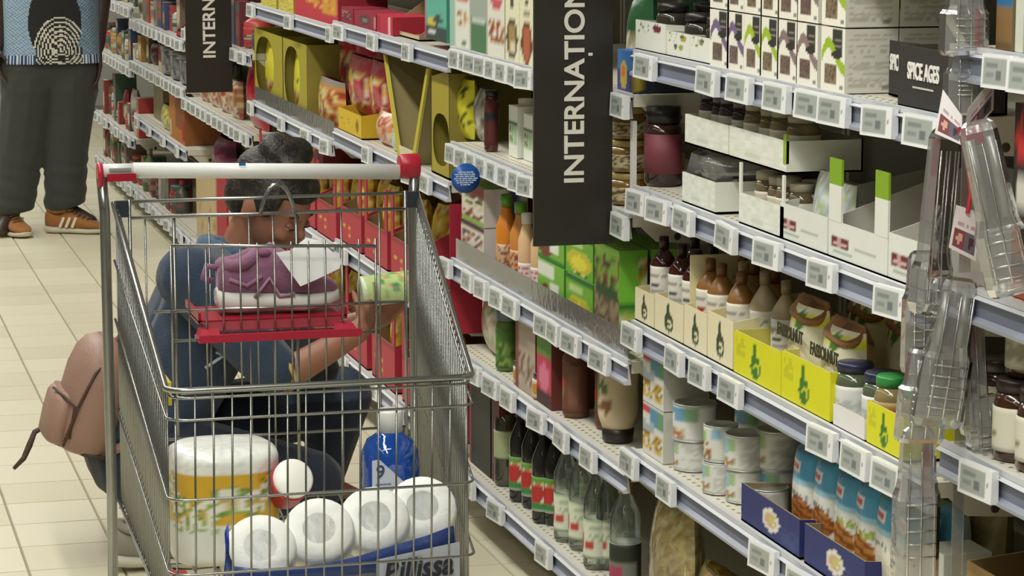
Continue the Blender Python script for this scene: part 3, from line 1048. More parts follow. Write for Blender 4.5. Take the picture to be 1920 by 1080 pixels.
# ---------------- fourth shelf, z .455 : tins, tubs and croissant bags
Z4 = 0.455
tub = A('dfe0da', ('r', 0, .82, .35, .95, 'c7474f'), ('r', .4, .6, 1, .95, '5d95b7'), ('r', .75, .62, .95, .95, '6fa15b'), ('n', 0, .1, .9, .45, ['b8932f', 'cda83e', '8f6f22', 'd9c38a'], 6, 14, .75), ('l', 0, .5, .55, .74, 'a9b7bd', 4))
grey_s = A('c9c8bf', ('l', .1, .1, .9, .9, 'bdbcb2', 9))
for k, (vt, zz) in enumerate(((735, Z4), (636, Z4 + .094))):
    y, w = span(1205, 1243, Z4, XF + .012)
    o = box_mb(w, .085, .092, tub, grey_s, flat('d4d2c8'), (10, 14)).build('food_carton', 'printed_card', None, (XF + .012, y, zz + .001))
    tag(o, 'white carton with yellow food picture, %s of two stacked by the shelf post' % ('lower', 'upper')[k], 'box', 'white food cartons in a pile')


def can(label, loc, r, h, kind, group='white and blue tins'):
    t = thing('tin_can', label, 'can', loc, RND.uniform(-.3, .3), group)
    arts = [A('e2e3e0', ('r', 0, .6, .62, .92, '6fa3c0'), ('r', .55, .6, .7, .9, '8ab48a'), ('r', .08, .6, .3, .8, 'e9e5e0'), ('l', .05, .35, .6, .52, 'e6e8e6', 2), ('n', .0, .04, .5, .34, ['c9b189', 'a98a6a', 'b35a50', 'e2dac6'], 3, 16, .8)),
            A('dedfd8', ('r', .1, .5, .4, .9, '9cc2d6'), ('r', .4, .6, .55, .9, 'a5c08c'), ('n', .1, .05, .5, .35, ['b87860', 'd4bb90', '93a068'], 6, 14, .6), ('l', .6, .1, 1, .9, 'c7c6c0', 8)),
            A('dcdcd4', ('r', .1, .55, .35, .88, '93c46c'), ('n', .0, .06, .55, .5, ['a4764c', 'caa978', '7c5236', 'e4dcc6'], 9, 16, .8), ('r', .5, .66, .7, .9, '93bcd4'))]
    MB().lathe([(r, h * (.03 + .94 * i / 10), 'dddddd') for i in range(11)], 28, arts[kind % 3], tw=.5).build('wrapper', 'label_paper', t)
    MB().lathe([(r * .96, 0, 'c9cac6'), (r * 1.02, h * .01, 'c9cac6'), (r * 1.02, h * .035, 'c9cac6'), (r, h * .04, 'c9cac6')], 24).build('rim', 'tin', t)
    MB().lathe([(r, h * .965, 'c9cac6'), (r * 1.025, h * .97, 'd3d4d0'), (r * 1.02, h, 'd3d4d0'), (r * .94, h, 'bfc0ba'), (r * .92, h * .97, 'b4b5b0'), (0, h * .972, 'b4b5b0')], 24).build('lid', 'tin', t)
    return t


CANS = [  # picture column of the centre, x of the centre, tier, radius, height, kind
    (1301, .055, 0, .035, .052, 1), (1310, .062, 1, .038, .066, 0),
    (1350, .040, 0, .030, .054, 1), (1355, .045, 1, .029, .062, 2),
    (1398, .060, 0, .033, .054, 1), (1405, .065, 1, .036, .060, 1),
    (1386, .105, 0, .033, .054, 0), (1440, .050, 0, .033, .054, 1), (1415, .135, 0, .036, .06, 1), (1425, .135, 1, .036, .066, 0), (1460, .110, 0, .034, .058, 0), (1455, .115, 1, .04, .066, 1)]
hts = {}
for k, (u, dx, tier, r, h, kd) in enumerate(CANS):
    x = XF + dx
    y = Yat(u, x, Z4 + tier * .06)
    if tier == 0:
        z = Z4 + .001
        lastz = z + h
        ly = (x, y)
    else:
        z = lastz + .001
        x, y = ly
    can('white and blue tin, %s %s of the tins behind the navy tray' % (('bottom', 'top')[tier], ORD[k]), (x, y, z), r, h, kd)

navy = A('2d3470', ('e', .52, .5, .15, .30, 'e6e2da'), ('n', .42, .3, .62, .7, ['d8a88f', 'c9c77a', 'e9e6e0'], 4, 24, .7), ('l', .7, .05, .97, .5, '39457f', 6))
for k, (a, b, vt) in enumerate(((1388, 1500, 935), (1506, 1622, 1028))):
    x = XF + .006
    y, w = span(a, b, Z4, x)
    h = .062
    t = thing('navy_tray', 'navy blue carton tray with a white emblem, %s' % ('in front of the tins', 'in front of the croissant bags')[k], 'tray', (x, y, Z4 + .001), 0, 'navy carton trays')
    tray_mb(w * .97, .19, h, h * .75, navy, '8f8263', flat('2a3168')).build('carton', 'printed_card', t)


def croi(pic, seed):
    top = [('r', 0, .68, 1, 1, '4f9cc4'), ('r', 0, .62, 1, .68, '9cc8dc'), ('r', .1, .76, .6, .88, 'eceae6'), ('r', .15, .79, .55, .84, 'c7555c'), ('l', .1, .5, .85, .58, '8d908f', 1), ('n', 0, .94, .4, 1, ['6a9a52', '3b7fa8'], seed, 8, .7)]
    if pic == 0:
        top += [('e', .55, .36, .42, .16, '8a4f22'), ('f', lambda s, t: 'b9743a' if ((s - .55) / .4) ** 2 + ((t - .36) / .14) ** 2 < 1 and math.sin(t * 70 + s * 9) > 0 else None)]
    elif pic == 1:
        top += [('n', .1, .48, .9, .58, ['8fae4a', 'b9c46a', 'e9e6d6'], seed, 16, .7), ('f', lambda s, t: ('c98a4a' if math.sin(t * 60 + s * 6) > -.2 else '8f5526') if ((s - .5) / .46) ** 2 + ((t - .33) / .17) ** 2 < 1 else None)]
    else:
        top += [('e', .45, .3, .5, .22, 'e9e5d2'), ('e', .75, .2, .4, .18, 'e0dbc6'), ('e', .38, .12, .1, .05, '6f8f3a'), ('n', .0, .52, 1, .58, ['5a5a55', 'dcdcd6'], seed, 18, .4)]
    return A('e6e7e2', *top)


CR = [(1492, 0, 'pastry'), (1532, 0, 'brown croissant'), (1572, 1, 'croissant'), (1610, 1, 'two-tone croissant'), (1650, 2, 'white dumpling'), (1690, 2, 'pale dumpling')]
for k, (u, pic, nm) in enumerate(CR):
    x = XF + .03
    t = thing('pastry_bag', 'blue and white bag with a %s picture, %s from the tins' % (nm, ORD[k]), 'bag', (x, Yat(u, x, Z4), Z4 + .006), .0, 'blue and white pastry bags')
    h = .150 + .003 * (k % 2)
    bag_mb(.090, h, .045, croi(pic, k), A('c9d6da'), nu=18, nv=34, crimp=.03, ex=.3, ez=.22).build('pouch', 'printed_film', t)
    for d in range(1):
        q = dup(t, (x + .05 + .048 * d, Yat(u, x, Z4) + .004 * d, Z4 + .006), .03 * d, 'blue and white bag with a %s picture, %s back in its row' % (nm, ('second', 'third')[d]))
    ft = bag_mb(.088, .166, .06, A('8f8762', ('l', .05, .05, .95, .95, 'a89f7c', 9))).build('shaded_rear_bag', 'printed_film', None, (x + .100, Yat(u, x, Z4), Z4 + .004), (0, .06, 0))  # rear pastry bags, the shade on them put into their olive colour
    tag(ft, 'rear pastry bag with shade put into its olive colour, %s from the tins' % ORD[k], 'packet', 'rear pastry bags coloured as in shade')

# ---------------- bottom shelf of the near bay: pasta
Z5 = 0.14
for k, (u, w, h, c, lb) in enumerate(((1224, .19, .235, ['e2c768', 'f4df86', 'c4a54c', 'fbf0b4'], 'tall bag of golden short pasta at the bottom shelf end'),
                                      (1312, .22, .165, ['e4c040', 'f0d86a', 'c7a232', 'f8e99a'], 'squat bag of yellow pasta beside the tall one'))):
    x = XF + .004
    t = thing('pasta_bag', lb, 'bag', (x, Yat(u, x, Z5), Z5 + .001), 0, 'pasta bags')
    bag_mb(w, h, .09, A(c[0], ('n', 0, 0, 1, 1, c, 4 + k, 40, .95)), nu=22, nv=24).build('pasta', 'dry_pasta', t)
    bag_mb(w * 1.03, h * 1.05, .097, flat('ffffff'), nu=10, nv=10).build('film', 'clear_film', t).location.x = -.0035
for k in range(2):
    x = XF + .03
    q = bag_mb(.2, .185, .11, A('3a2430', ('n', 0, 0, 1, 1, ['2c1a24', '4b2f3a', '231820'], 3 + k, 12, .8))).build('dark_bag', 'printed_film', None, (x, Yat(1470 + 110 * k, x, Z5), Z5 + .001))
    tag(q, 'dark purple bag on the bottom shelf, %s the yellow pasta' % ('next to', 'second from')[k], 'bag', 'dark purple bags')

# ================================================================ middle bay (sauces and vinegar)
zb1, zb2, zb3, zb4, zb5 = 1.097, 0.88, 0.612, 0.41, 0.143
food = ['b98a4a', '8a5a2c', 'd9c49a', 'a53c30', 'e5dcc0']
boxes('noodle_box', ['teal packet with a magenta edge at the far end of the upper shelf'], 'box', [(796, 838, -15, zb1)],
      A('5fb3a0', ('r', 0, 0, 1, .3, '34463f'), ('e', .3, .36, .18, .1, 'd4c23c'), ('e', .6, .42, .2, .09, '3d4a4a'), ('r', 0, 0, .08, 1, 'b3456f'), ('r', .2, .1, .5, .2, 'd8d8d8')), flat('3f8f7c'), d=.1)
boxes('noodle_box', ['pale box with nuts and a red logo beside the teal packet', 'green and grey box between the pale boxes', 'pale box with a red logo and a noodle bowl'], 'box',
      [(843, 881, -20, zb1), (883, 912, -18, zb1), (914, 948, -18, zb1)],
      [A('e4e6da', ('r', 0, 0, .3, 1, '9cc2b2'), ('e', .66, .84, .26, .09, 'cc5560'), ('n', .35, .38, .95, .66, food, 5, 18, .7), ('r', .6, .04, .85, .16, '5d7a5a')),
       A('7f9a80', ('r', 0, .5, 1, 1, 'a3ada4'), ('r', 0, 0, 1, .5, '4d7a52'), ('r', .04, .46, .96, .52, 'c9d2c6')),
       A('e6e3d6', ('e', .5, .82, .33, .09, 'cc5560'), ('n', .1, .2, .95, .55, food, 9, 18, .7))], flat('cfd2c2'), d=.1)
boxes('noodle_box', ['cream box with a tall dark oval picture', 'cream box with a tall orange oval picture next to the sign', 'cream box mostly hidden by the large sign'], 'box',
      [(946, 974, -10, zb1), (974, 1001, -5, zb1), (1001, 1030, 0, zb1)],
      [A('ebe7c6', ('e', .5, .34, .40, .32, '4b4032'), ('e', .5, .34, .26, .24, 'a58a50'), ('e', .55, .2, .16, .1, 'e4d7b6'), ('e', .5, .9, .15, .08, '3c3830')),
       A('ebe7c6', ('e', .5, .32, .40, .32, '6a3a22'), ('e', .5, .30, .28, .25, 'b8623a'), ('r', .3, .72, .7, .75, '9a967e'), ('e', .5, .9, .12, .06, '2e2c28')),
       A('ebe7c6', ('e', .5, .3, .3, .3, 'b0703a'))], flat('dcd9b4'), d=.1)

# z .88
t = thing('sesame_bag', 'clear crumpled bag beside the dark red sauce bottle', 'bag', (XF + .05, Yat(888, XF + .05, zb2), zb2 + .001))
bag_mb(.10, .12, .06, A('a5a498', ('n', 0, 0, 1, 1, ['d6d5cc', '6b6a60', 'b8b6a8', '8e8c7e'], 5, 10, .8), ('e', .25, .75, .14, .08, 'a5342f'))).build('pouch', 'printed_film', t)
bottle('dark red sauce bottle with a black cap on the middle shelf', (XF + .035, Yat(921, XF + .035, zb2), zb2 + .001), .0155, .135, '4d1c16', '1b1a22',
       A('57201a', ('r', 0, .55, 1, .7, '1d1a20')), 'dark_glass', 'sauce_bottle', labz=(.1, .82), sh=.80, neck=.8, capz=.90)
for k, (u, dx) in enumerate(((962, .05), (990, .06))):
    t = thing('white_carton', 'white and pale green carton with a green back, %s the red sauce bottle' % ('next to', 'second from')[k], 'box', (XF + dx, Yat(u, XF + dx, zb2), zb2 + .001), 0, 'white and pale green cartons')
    box_mb(.07, .10, .11 - .012 * k, A('e7e9df', ('r', .05, .25, .95, .62, 'a9c79a'), ('n', .05, .32, .5, .6, ['c98a4a', '3c4a34', 'dfe2d2'], 5, 14, .6), ('r', 0, .66, 1, .72, '4b5a4a')), flat('dfe1d8')).build('carton', 'printed_card', t)
    MB().lathe([(.018, .11, 'e8e9e2'), (.018, .125, 'e8e9e2'), (0, .126, 'e8e9e2')], 14, M=Matrix.Translation((.03, 0, -.012 * k))).build('cap', 'plastic', t)
t = thing('green_pouch', 'deep green packet lying at the back of the middle shelf', 'packet', (XF + .17, 5.62, zb2 + .001))
bag_mb(.24, .17, .06, A('2f7a44', ('r', 0, 0, 1, .4, '1f4a2c'))).build('pouch', 'printed_film', t)
# round tins / amber jars near the sign's right side
for k in range(6):
    r = .034
    x = XF + .045 + .074 * (k % 2)
    yy = Yat(1178, XF + .045, zb2)
    t = jar('amber jar of pickles stacked beside the shelf post, %s tier %s' % (('lower', 'middle', 'upper')[k // 2], ('front', 'rear')[k % 2]), (x, yy, zb2 + .002 + .061 * (k // 2)), r, .058, None, '8a6a35', 'b9a462',
            A('d6cba4', ('n', 0, 0, 1, 1, ['4b3a26', 'c7b98c', '7a5f34'], k, 12, .6)), group='amber jars in a pile', labz=(.12, .55), lidh=.2)

# z .612
rice = A('e2d9c4', ('r', 0, .75, 1, 1, '8f2430'), ('n', .05, .15, .95, .7, ['e9e4d4', 'b93a38', '5c7a3a', 'd6c8a8', '3c2c28'], 4, 16, .75), ('r', 0, 0, 1, .12, '8fb24a'))
rice2 = A('e6dccb', ('r', 0, .86, 1, 1, '4a2a2a'), ('n', .05, .1, .9, .8, ['efe9dc', 'c9a08c', '7c3434', '5a4640'], 8, 14, .7))
sd = A('d9d3cf', ('r', .3, 0, .55, 1, 'efe9f2'), ('r', .55, 0, .75, 1, '4b4f8a'))
ob = boxes('rice_box', ['pale rice box with a dark top edge standing on the guarded shelf', 'rice box with a maroon top and green foot, on top of the other'], 'box', [(864, 908, 445, zb3), (870, 913, 440, zb3)], [rice2, rice], sd, d=.10, group='rice boxes')
ob[1].location.z += .10
ob[0].scale.z = .098 / (max(v.co.z for v in ob[0].data.vertices))
ob[1].scale.z = .085 / (max(v.co.z for v in ob[1].data.vertices))
ob[1].location.y = ob[0].location.y - .004
t = thing('red_carton', 'dark red carton standing behind the rice boxes', 'carton', (XF + .14, 5.80, zb3 + .001))
box_mb(.12, .08, .19, A('8f2236', ('r', .1, .5, .9, .8, '6a1a2a')), flat('7a1c2e')).build('carton', 'printed_card', t)
bottle('dark soy bottle between the rice box and the orange bottle', (XF + .045, Yat(930, XF + .045, zb3), zb3 + .001), .021, .165, '2c1f22', '23202a', A('b9a99c', ('r', .1, .1, .9, .5, '6a4a6a')), 'dark_glass', 'sauce_bottle', labz=(.12, .42))
for k, (u, c, cap, h) in enumerate(((950, 'd98628', '5f9a36', .185), (968, 'cf8a44', '6aa53c', .178))):
    bottle('orange sauce bottle with a green cap, %s' % ('farther', 'nearer')[k], (XF + .04 + .01 * k, Yat(u, XF + .04, zb3), zb3 + .001), .0235, h, c, cap, A('d9b68c', ('n', 0, 0, 1, 1, ['b5442f', 'd8c4a4', 'e0a452', '8a3a52'], 6 + k, 12, .75)), 'plastic', 'sauce_bottle', labz=(.08, .42), neck=.5, group='orange sauce bottles')
for k in range(3):
    bottle('pale peach squeeze bottle with a white cap, %s from the orange bottles' % ORD[k], (XF + .04 + .008 * k, Yat(988 + 17 * k, XF + .04, zb3), zb3 + .001), .019, .165, 'e3bd93', 'dcd8cf',
           A('ece6dc', ('l', .2, .1, .8, .9, 'd8607a', 5)), 'plastic', 'sauce_bottle', labz=(.04, .36), neck=.55, group='pale peach squeeze bottles', sh=.66)
lemon = A('6fae34', ('r', 0, .86, 1, 1, '2f6a2a'), ('e', .5, .34, .44, .30, 'c8c23a'), ('e', .5, .32, .28, .18, 'e6dc3c'), ('n', .05, .02, .95, .14, ['2f5a26', 'd9d2a4', '55802e'], 3, 18, .7), ('r', .1, .66, .6, .8, 'b9d48c'))
soup = A('78b43a', ('r', .0, .70, .6, .98, 'e3e8d8'), ('e', .3, .30, .26, .22, '7a3b2a'), ('r', .5, .22, .8, .62, 'e8ece0'), ('r', 0, 0, 1, .1, '3a7a2c'))
for row in range(2):
    for k, (a, b, f) in enumerate(((1008, 1058, soup), (1060, 1112, lemon))):
        x = XF + .012 + .004 * row
        y, w = span(a, b, zb3, x)
        o = box_mb(w * .97, .12, .098 if row == 0 else .082, f, A('4f9a30', ('r', .1, .1, .9, .5, '77b548')), flat('5a9a38'), (12, 14)).build('soup_box', 'printed_card', None, (x, y, zb3 + .001 + .0985 * row))
        tag(o, '%s green soup box %s' % (('bright', 'lemon-printed')[k], ('under', 'on top of')[row] + (' its twin, farther pile' if k == 0 else ' its twin, nearer pile')), 'box', 'green soup boxes')
brn = A('7aa83c', ('r', 0, .0, 1, .5, '8a7a5c'), ('n', 0, .05, 1, .5, ['6d5a44', '9a8a6c', '5a4a38'], 4, 14, .6), ('n', 0, .62, 1, .9, ['7c3a2a', '8a9a3a', '4a2a22', '5c7a2c'], 8, 14, .7), ('r', .1, .5, .9, .58, '2c4a26'))
gs = A('76b93a', ('r', 0, .48, .75, .86, '7cc83c'), ('r', 0, .40, .75, .48, '2f6f2c'), ('e', .3, .2, .2, .1, 'd2432c'), ('r', 0, .02, .8, .1, '3f7f2c'), ('n', .75, .1, 1, .9, ['d9452c', 'e6dcb0', '5b8a34'], 4, 10, .8), ('n', 0, .28, .7, .40, ['c9cf74', 'a8b04a', 'd7d0b8'], 3, 14, .6))
y, w = span(1114, 1160, zb3, XF + .012)
o = box_mb(w, .055, .187, brn, gs, flat('6a9a38'), (10, 16), (8, 16)).build('sauce_carton', 'printed_card', None, (XF + .012, y, zb3 + .001))
tag(o, 'tall brown and green sauce carton with its bright green side showing', 'box')
o2 = o.copy()
C.objects.link(o2)
o2.location.x += .062
o2['label'] = 'second tall brown and green sauce carton behind the first'

# z .41
t = thing('salad_bag', 'pale pillow bag of green vegetables at the far end, below the rice boxes', 'bag', (XF + .03, Yat(905, XF + .03, zb4) - .03, zb4 + .001))
bag_mb(.30, .155, .10, A('c9c4a4', ('n', 0, 0, 1, 1, ['e2ddc8', '8fae62', 'b5b58a', 'd9d4bd', 'a8b27a', 'c7a08c'], 5, 16, .85)), nu=16, nv=12).build('pouch', 'printed_film', t)
bottle('dark green tub with a grey-blue lid beside the salad bag', (XF + .04, Yat(950, XF + .04, zb4), zb4 + .001), .024, .15, '5a7a34', '6a7484', A('4f7a30', ('n', 0, 0, 1, .6, ['6a8f3a', '3c5f26', '86a04a'], 5, 10, .7)), 'plastic', 'tub', labz=(.05, .62), sh=.68, neck=.92, capz=.74)
boxes('meal_box', ['grey-beige meal box in the middle of the lower shelf', 'pink and red meal packet beside the grey-beige box'], 'box', [(966, 1004, 603, zb4), (1006, 1034, 630, zb4)],
      [A('b3a493', ('n', .1, .1, .9, .5, ['8f7a68', 'c9bca8', '7c4a4a'], 4, 12, .6), ('r', 0, 0, .12, 1, '7d4033')), A('c23a56', ('r', 0, .7, 1, 1, '5f8f3a'), ('e', .5, .4, .35, .2, 'e07a96'), ('r', 0, 0, 1, .2, '4a2a2c'))], flat('6b3028'), d=.09)
for k, (u, dx, r, h) in enumerate(((978, .03, .018, .05), (1018, .03, .022, .055), (1000, .08, .022, .06))):
    jar('little cream and amber labelled jar on the lower shelf, %s from far end' % ORD[k], (XF + dx, Yat(u, XF + dx, zb4), zb4 + .001), r, h, None, '5a4430', '3b3530', A('d8cfb8', ('e', .5, .5, .25, .3, 'c98a3a')), group='little spread jars', labz=(.05, .75))
for k, (u, h, c) in enumerate(((1047, .15, '4a4636'), (1056, .13, '3a342c'))):
    bottle('dark jar-like bottle with a black cap, %s' % ('farther', 'nearer')[k], (XF + .05 + .06 * k, Yat(u, XF + .05, zb4), zb4 + .001), .022, h, c, '1c1b1a', A('6f7a5a', ('r', .1, .1, .9, .8, '56664a')), 'dark_glass', 'sauce_bottle', labz=(.1, .55), sh=.74, neck=.7)
for k, u in enumerate((1084, 1118)):
    bottle('brown sauce bottle with a red tomato on the label, %s' % ('farther', 'nearer half behind the beige jug')[k], (XF + .045 + .03 * k, Yat(u, XF + .05, zb4), zb4 + .001), .027, .17, '6a4030', '2b2622',
           A('6f4533', ('e', .3, .55, .12, .12, 'b8392c'), ('e', .3, .38, .12, .1, '5f7a34'), ('r', .55, .1, .8, .7, '7d5540')), 'plastic', 'sauce_bottle', labz=(.06, .66), sh=.7, neck=.75, group='brown sauce bottles')
t = thing('mayo_jug', 'big beige tub with a dark base and olive print at the shelf end', 'tub', (XF + .055, Yat(1158, XF + .055, zb4), zb4 + .001))
olv = A('cbb897', ('e', .22, .74, .10, .1, '4b5a2c'), ('e', .42, .58, .08, .12, '55663a'), ('e', .25, .5, .09, .12, '6f7a3f'), ('e', .2, .28, .16, .1, '8a6a4a'), ('e', .35, .2, .12, .08, 'e0d2b4'), ('e', .48, .32, .08, .12, '7a5138'))
MB().lathe([(.026, 0, '2a2420'), (.030, .004, '2a2420'), (.031, .026, '2a2420'), (.028, .028, '2a2420')], 20).build('cap', 'plastic', t)
MB().lathe([(.030, .028 + .125 * 0, 'cbb897')] + [(.030 + .009 * min(1, i / 2.5), .028 + .125 * i / 12, 'cbb897') for i in range(1, 12)] + [(.034, .155, 'cbb897'), (.02, .165, 'c0ad8c'), (0, .166, 'c0ad8c')], 30, olv, tw=.7).build('body', 'plastic', t)
dup(t, (XF + .055 + .09, Yat(1158, XF + .055, zb4) - .002, zb4 + .001), .5, 'second big beige tub behind the first one')

# bottom shelf: vinegar bottles
boxes('wine_carton', ['very dark green carton at the far end of the bottom shelf', 'dark maroon carton beside the very dark green one'], 'carton', [(880, 920, 705, zb5, XF + .03), (922, 936, 735, zb5, XF + .03)],
      [A('23271c', ('r', 0, .0, .1, 1, 'a8595f')), A('5c1d26', ('r', 0, .2, 1, .25, '7a3a3a'))], [flat('1d2018'), flat('6d1c28')], d=.09)
bottle('pale green glass bottle with an empty base, beside the cartons', (XF + .05, Yat(949, XF + .05, zb5), zb5 + .001), .027, .20, 'a7aa80', '7d7a5c', A('a9b48a', ('r', 0, 0, 1, .06, '55603a')), 'green_glass', 'vinegar_bottle', labz=(.3, .62), sh=.7)
glab = A('e0ddc6', ('r', 0, .88, 1, 1, '5f9a3c'), ('e', .5, .52, .3, .26, 'b8342e'), ('r', 0, .08, 1, .2, '3f8a45'), ('r', 0, 0, 1, .06, 'd9dcd0'), ('n', .1, .72, .9, .86, ['c9764a', 'd8c9a0', '8aa85a'], 3, 12, .5))
glab2 = A('dfe3d0', ('r', 0, .9, 1, 1, '6f9a3a'), ('e', .25, .45, .14, .3, 'b5453a'), ('e', .55, .35, .12, .12, 'c0493c'), ('l', .55, .5, .95, .8, 'aebf9c', 4), ('r', 0, 0, 1, .1, 'a9bf94'))
for k, (u, dx) in enumerate(((975, .04), (998, .05), (1018, .036), (1040, .055), (1030, .11), (990, .115))):
    bottle('black vinegar bottle with a tomato label, %s in the dark cluster' % ORD[k], (XF + dx, Yat(u, XF + dx, zb5), zb5 + .001), .0235, .215, '23241f', '1b1b19', glab, 'dark_glass', 'vinegar_bottle', labz=(.12, .46), sh=.62, neck=.36, group='black vinegar bottles')
for k, (u, dx) in enumerate(((1062, .04), (1090, .05), (1118, .036), (1142, .06), (1100, .115), (1070, .105))):
    bottle('clear vinegar bottle with a green-edged label, %s in the clear cluster' % ORD[k], (XF + dx, Yat(u, XF + dx, zb5), zb5 + .001), .026, .225, 'b9c2ae', '8a6a42', glab2, 'clear_glass', 'vinegar_bottle', labz=(.10, .44), sh=.62, neck=.42, group='clear vinegar bottles')
bottle('clear squared bottle with a dark band and pink label at the shelf end', (XF + .045, Yat(1172, XF + .045, zb5), zb5 + .001), .03, .215, 'b4bba8', '8c6b44', A('2b3226', ('r', 0, 0, 1, .55, '7c7f74'), ('e', .4, .3, .3, .2, 'a8455f')), 'clear_glass', 'vinegar_bottle', labz=(.06, .42), sh=.66, neck=.42)

# ================================================================ snack bays behind the trolley
zc1, zc2, zc3, zc4 = 1.08, .783, .475, .17
zd1, zd2, zd3, zd4 = 1.065, .748, .455, .15
yel = 'c9b92a'
boxes('noodle_box', ['small yellow noodle carton at the far end of the top snack shelf', 'yellow noodle carton beside the big red box'], 'carton', [(489, 519, -8, zd1), (522, 551, -6, zd1)],
      A('cfc04a', ('n', 0, 0, 1, 1, ['d8cf7a', 'b9a52e', 'd9c84a'], 3, 10, .7)), flat('a89a28'), d=.1)
x = XF + .010
y, w = span(553, 634, zd1, x)
y2, _ = span(553, 634, zd1, x)
t = thing('snack_box', 'big red carton with two yellow pictures on the top snack shelf', 'carton', (x, y, zd1 + .001))
box_mb(w, .14, .125, A('c22f3e', ('r', .3, .38, .62, 1, 'd3963c'), ('r', .64, .25, .94, .92, 'd49a38'), ('n', .3, .3, .94, 1, ['e2b044', 'c07a2a'], 4, 16, .25), ('r', .06, .6, .16, .9, 'd9b4b0')), flat('9a2234'), flat('a82a38'), (16, 12)).build('carton', 'printed_card', t)
boxes('snack_box', ['small dark red carton with grey print, %s from the big red one' % s for s in ('next', 'second', 'third')], 'carton', [(640, 662, 15, zc1), (664, 705, 24, zc1), (707, 737, 30, zc1)],
      [A('8f1f34', ('n', .1, .2, .9, .8, ['5a2030', '9c8a8a', '7a1a2c'], 4, 10, .6)), A('92203a', ('e', .5, .5, .25, .3, '4a3a38'), ('e', .5, .5, .13, .16, '8a7a78'), ('r', .9, .1, 1, .9, 'd7a0a8')),
       A('c01f3e', ('r', .72, 0, .86, .95, 'efd0d8'), ('r', .08, .1, .2, .9, '8a1a2e'))], flat('a81f36'), d=.1)
t = thing('torn_carton', 'torn beige carton with a sloping side on the red boxes shelf', 'carton', (XF + .03, Yat(755, XF + .03, zc1), zc1 + .001))
tray_mb(.36, .26, .012, .19, flat('cbb99a'), 'a08d68', flat('8d7a56')).build('carton', 'printed_card', t)
t2 = thing('snack_bag', 'pale pink noodle bag lying on the small red cartons', 'bag', (XF + .05, Yat(668, XF + .05, zc1 + .07), zc1 + .078))
bag_mb(.30, .075, .12, A('b99a86', ('n', 0, 0, 1, 1, ['a8705f', 'c9b09a', '96604f', 'c4a58e'], 7, 14, .8))).build('pouch', 'printed_film', t2)


def shelf_display(label, uL, uR, z, h, name='yellow_display', col='a59a28', hole=(.12, .2, .78, .9), d=.2, inside=None, x=XF + .012, cat='carton', group=None, topcut=0):
    """tall carton with a cut-out front through which the packs inside are seen"""
    y, w = span(uL, uR, z, x)
    t = thing(name, label, cat, (x, y, z + .001), 0, group)
    s0, t0, s1, t1 = hole
    m = MB()
    th = .004
    Y = lambda s: w / 2 - w * s
    # front as a frame around an oval opening
    n = 24
    oc = [(.5 * (s0 + s1) + .5 * (s1 - s0) * math.copysign(abs(math.cos(a)) ** .8, math.cos(a)), .5 * (t0 + t1) + .5 * (t1 - t0) * math.copysign(abs(math.sin(a)) ** .8, math.sin(a))) for a in [2 * math.pi * i / n for i in range(n)]]
    rc = []
    for (s, tt) in oc:
        dx, dy = s - .5, tt - .5
        k = .5 / max(abs(dx), abs(dy), 1e-6)
        rc.append((.5 + dx * k, .5 + dy * k))
    b = len(m.v)
    for (s, tt) in rc:
        m.v.append((0, Y(s), h * tt))
    for (s, tt) in oc:
        m.v.append((0, Y(s), h * tt))
    for i in range(n):
        k = (i + 1) % n
        m.face((b + i, b + k, b + n + k, b + n + i), col)
    for q in ((0, 0), (1, 0), (1, 1), (0, 1)):   # fill the corners
        i0 = min(range(n), key=lambda i: abs(rc[i][0] - q[0]) + abs(rc[i][1] - q[1]))
        for k in (i0, (i0 + 1) % n, (i0 - 1) % n):
            pass
        near = sorted(range(n), key=lambda i: abs(rc[i][0] - q[0]) + abs(rc[i][1] - q[1]))[:2]
        e = len(m.v)
        m.v += [(0, Y(q[0]), h * q[1]), m.v[b + near[0]], m.v[b + near[1]]]
        m.face((e, e + 1, e + 2), col)
    m.box(th * 0, d, -w / 2, -w / 2 + th, 0, h, '8f8436' if inside is None else inside)
    m.box(0, d, w / 2 - th, w / 2, 0, h, '8f8436' if inside is None else inside)
    m.box(0, d, -w / 2, w / 2, 0, th, col)
    m.box(d - th, d, -w / 2, w / 2, 0, h, '8a7a50')
    m.build('carton', 'printed_card', t)
    return t, x, y, w


for k, (a, b) in enumerate(((478, 531), (532, 577))):
    z = zd2
    tt, x, y, w = shelf_display('tall yellow display carton with an oval opening, %s' % ('farther of two', 'nearer of two')[k], a, b, z, .235, hole=(.06, .14, .70, .92), group='yellow display cartons')
    bk = A('d9d22e', ('n', .1, .45, 1, .95, ['3a3626', 'd8d22c', 'e2dc4a', 'd8d22c'], 5 + k, 12, .6), ('n', 0, 0, 1, .42, ['a5604a', 'c98a7a', '8a5a4a', 'b5883a', 'd9c8b0'], 9 + k, 12, .85))
    for i in range(2):
        q = bag_mb(w * .62, .19, .05, bk, nu=10, nv=14).build('snack_bag', 'printed_film', None, (x + .012 + .06 * i, y + w * .12, z + .006))
        tag(q, 'yellow snack bag in the %s oval-fronted carton, %s' % (('farther', 'nearer')[k], ('front', 'rear')[i]), 'bag', 'yellow snack bags')
nd = A('c9853e', ('n', 0, 0, 1, .85, ['d9b06a', 'b8442f', 'cfd07a', 'c98a3c', 'e2cf9c', '8a3a2a'], 3, 12, .9), ('r', 0, .86, 1, 1, '8a8478'))
nr = A('c2384a', ('n', .05, .0, .9, .75, ['d8b86a', 'b01f35', 'cf9a4a', 'd9cfb0', '7a1c2c'], 4, 10, .75), ('r', 0, .8, 1, 1, 'b02038'), ('e', .3, .62, .18, .1, 'e3c94a'))
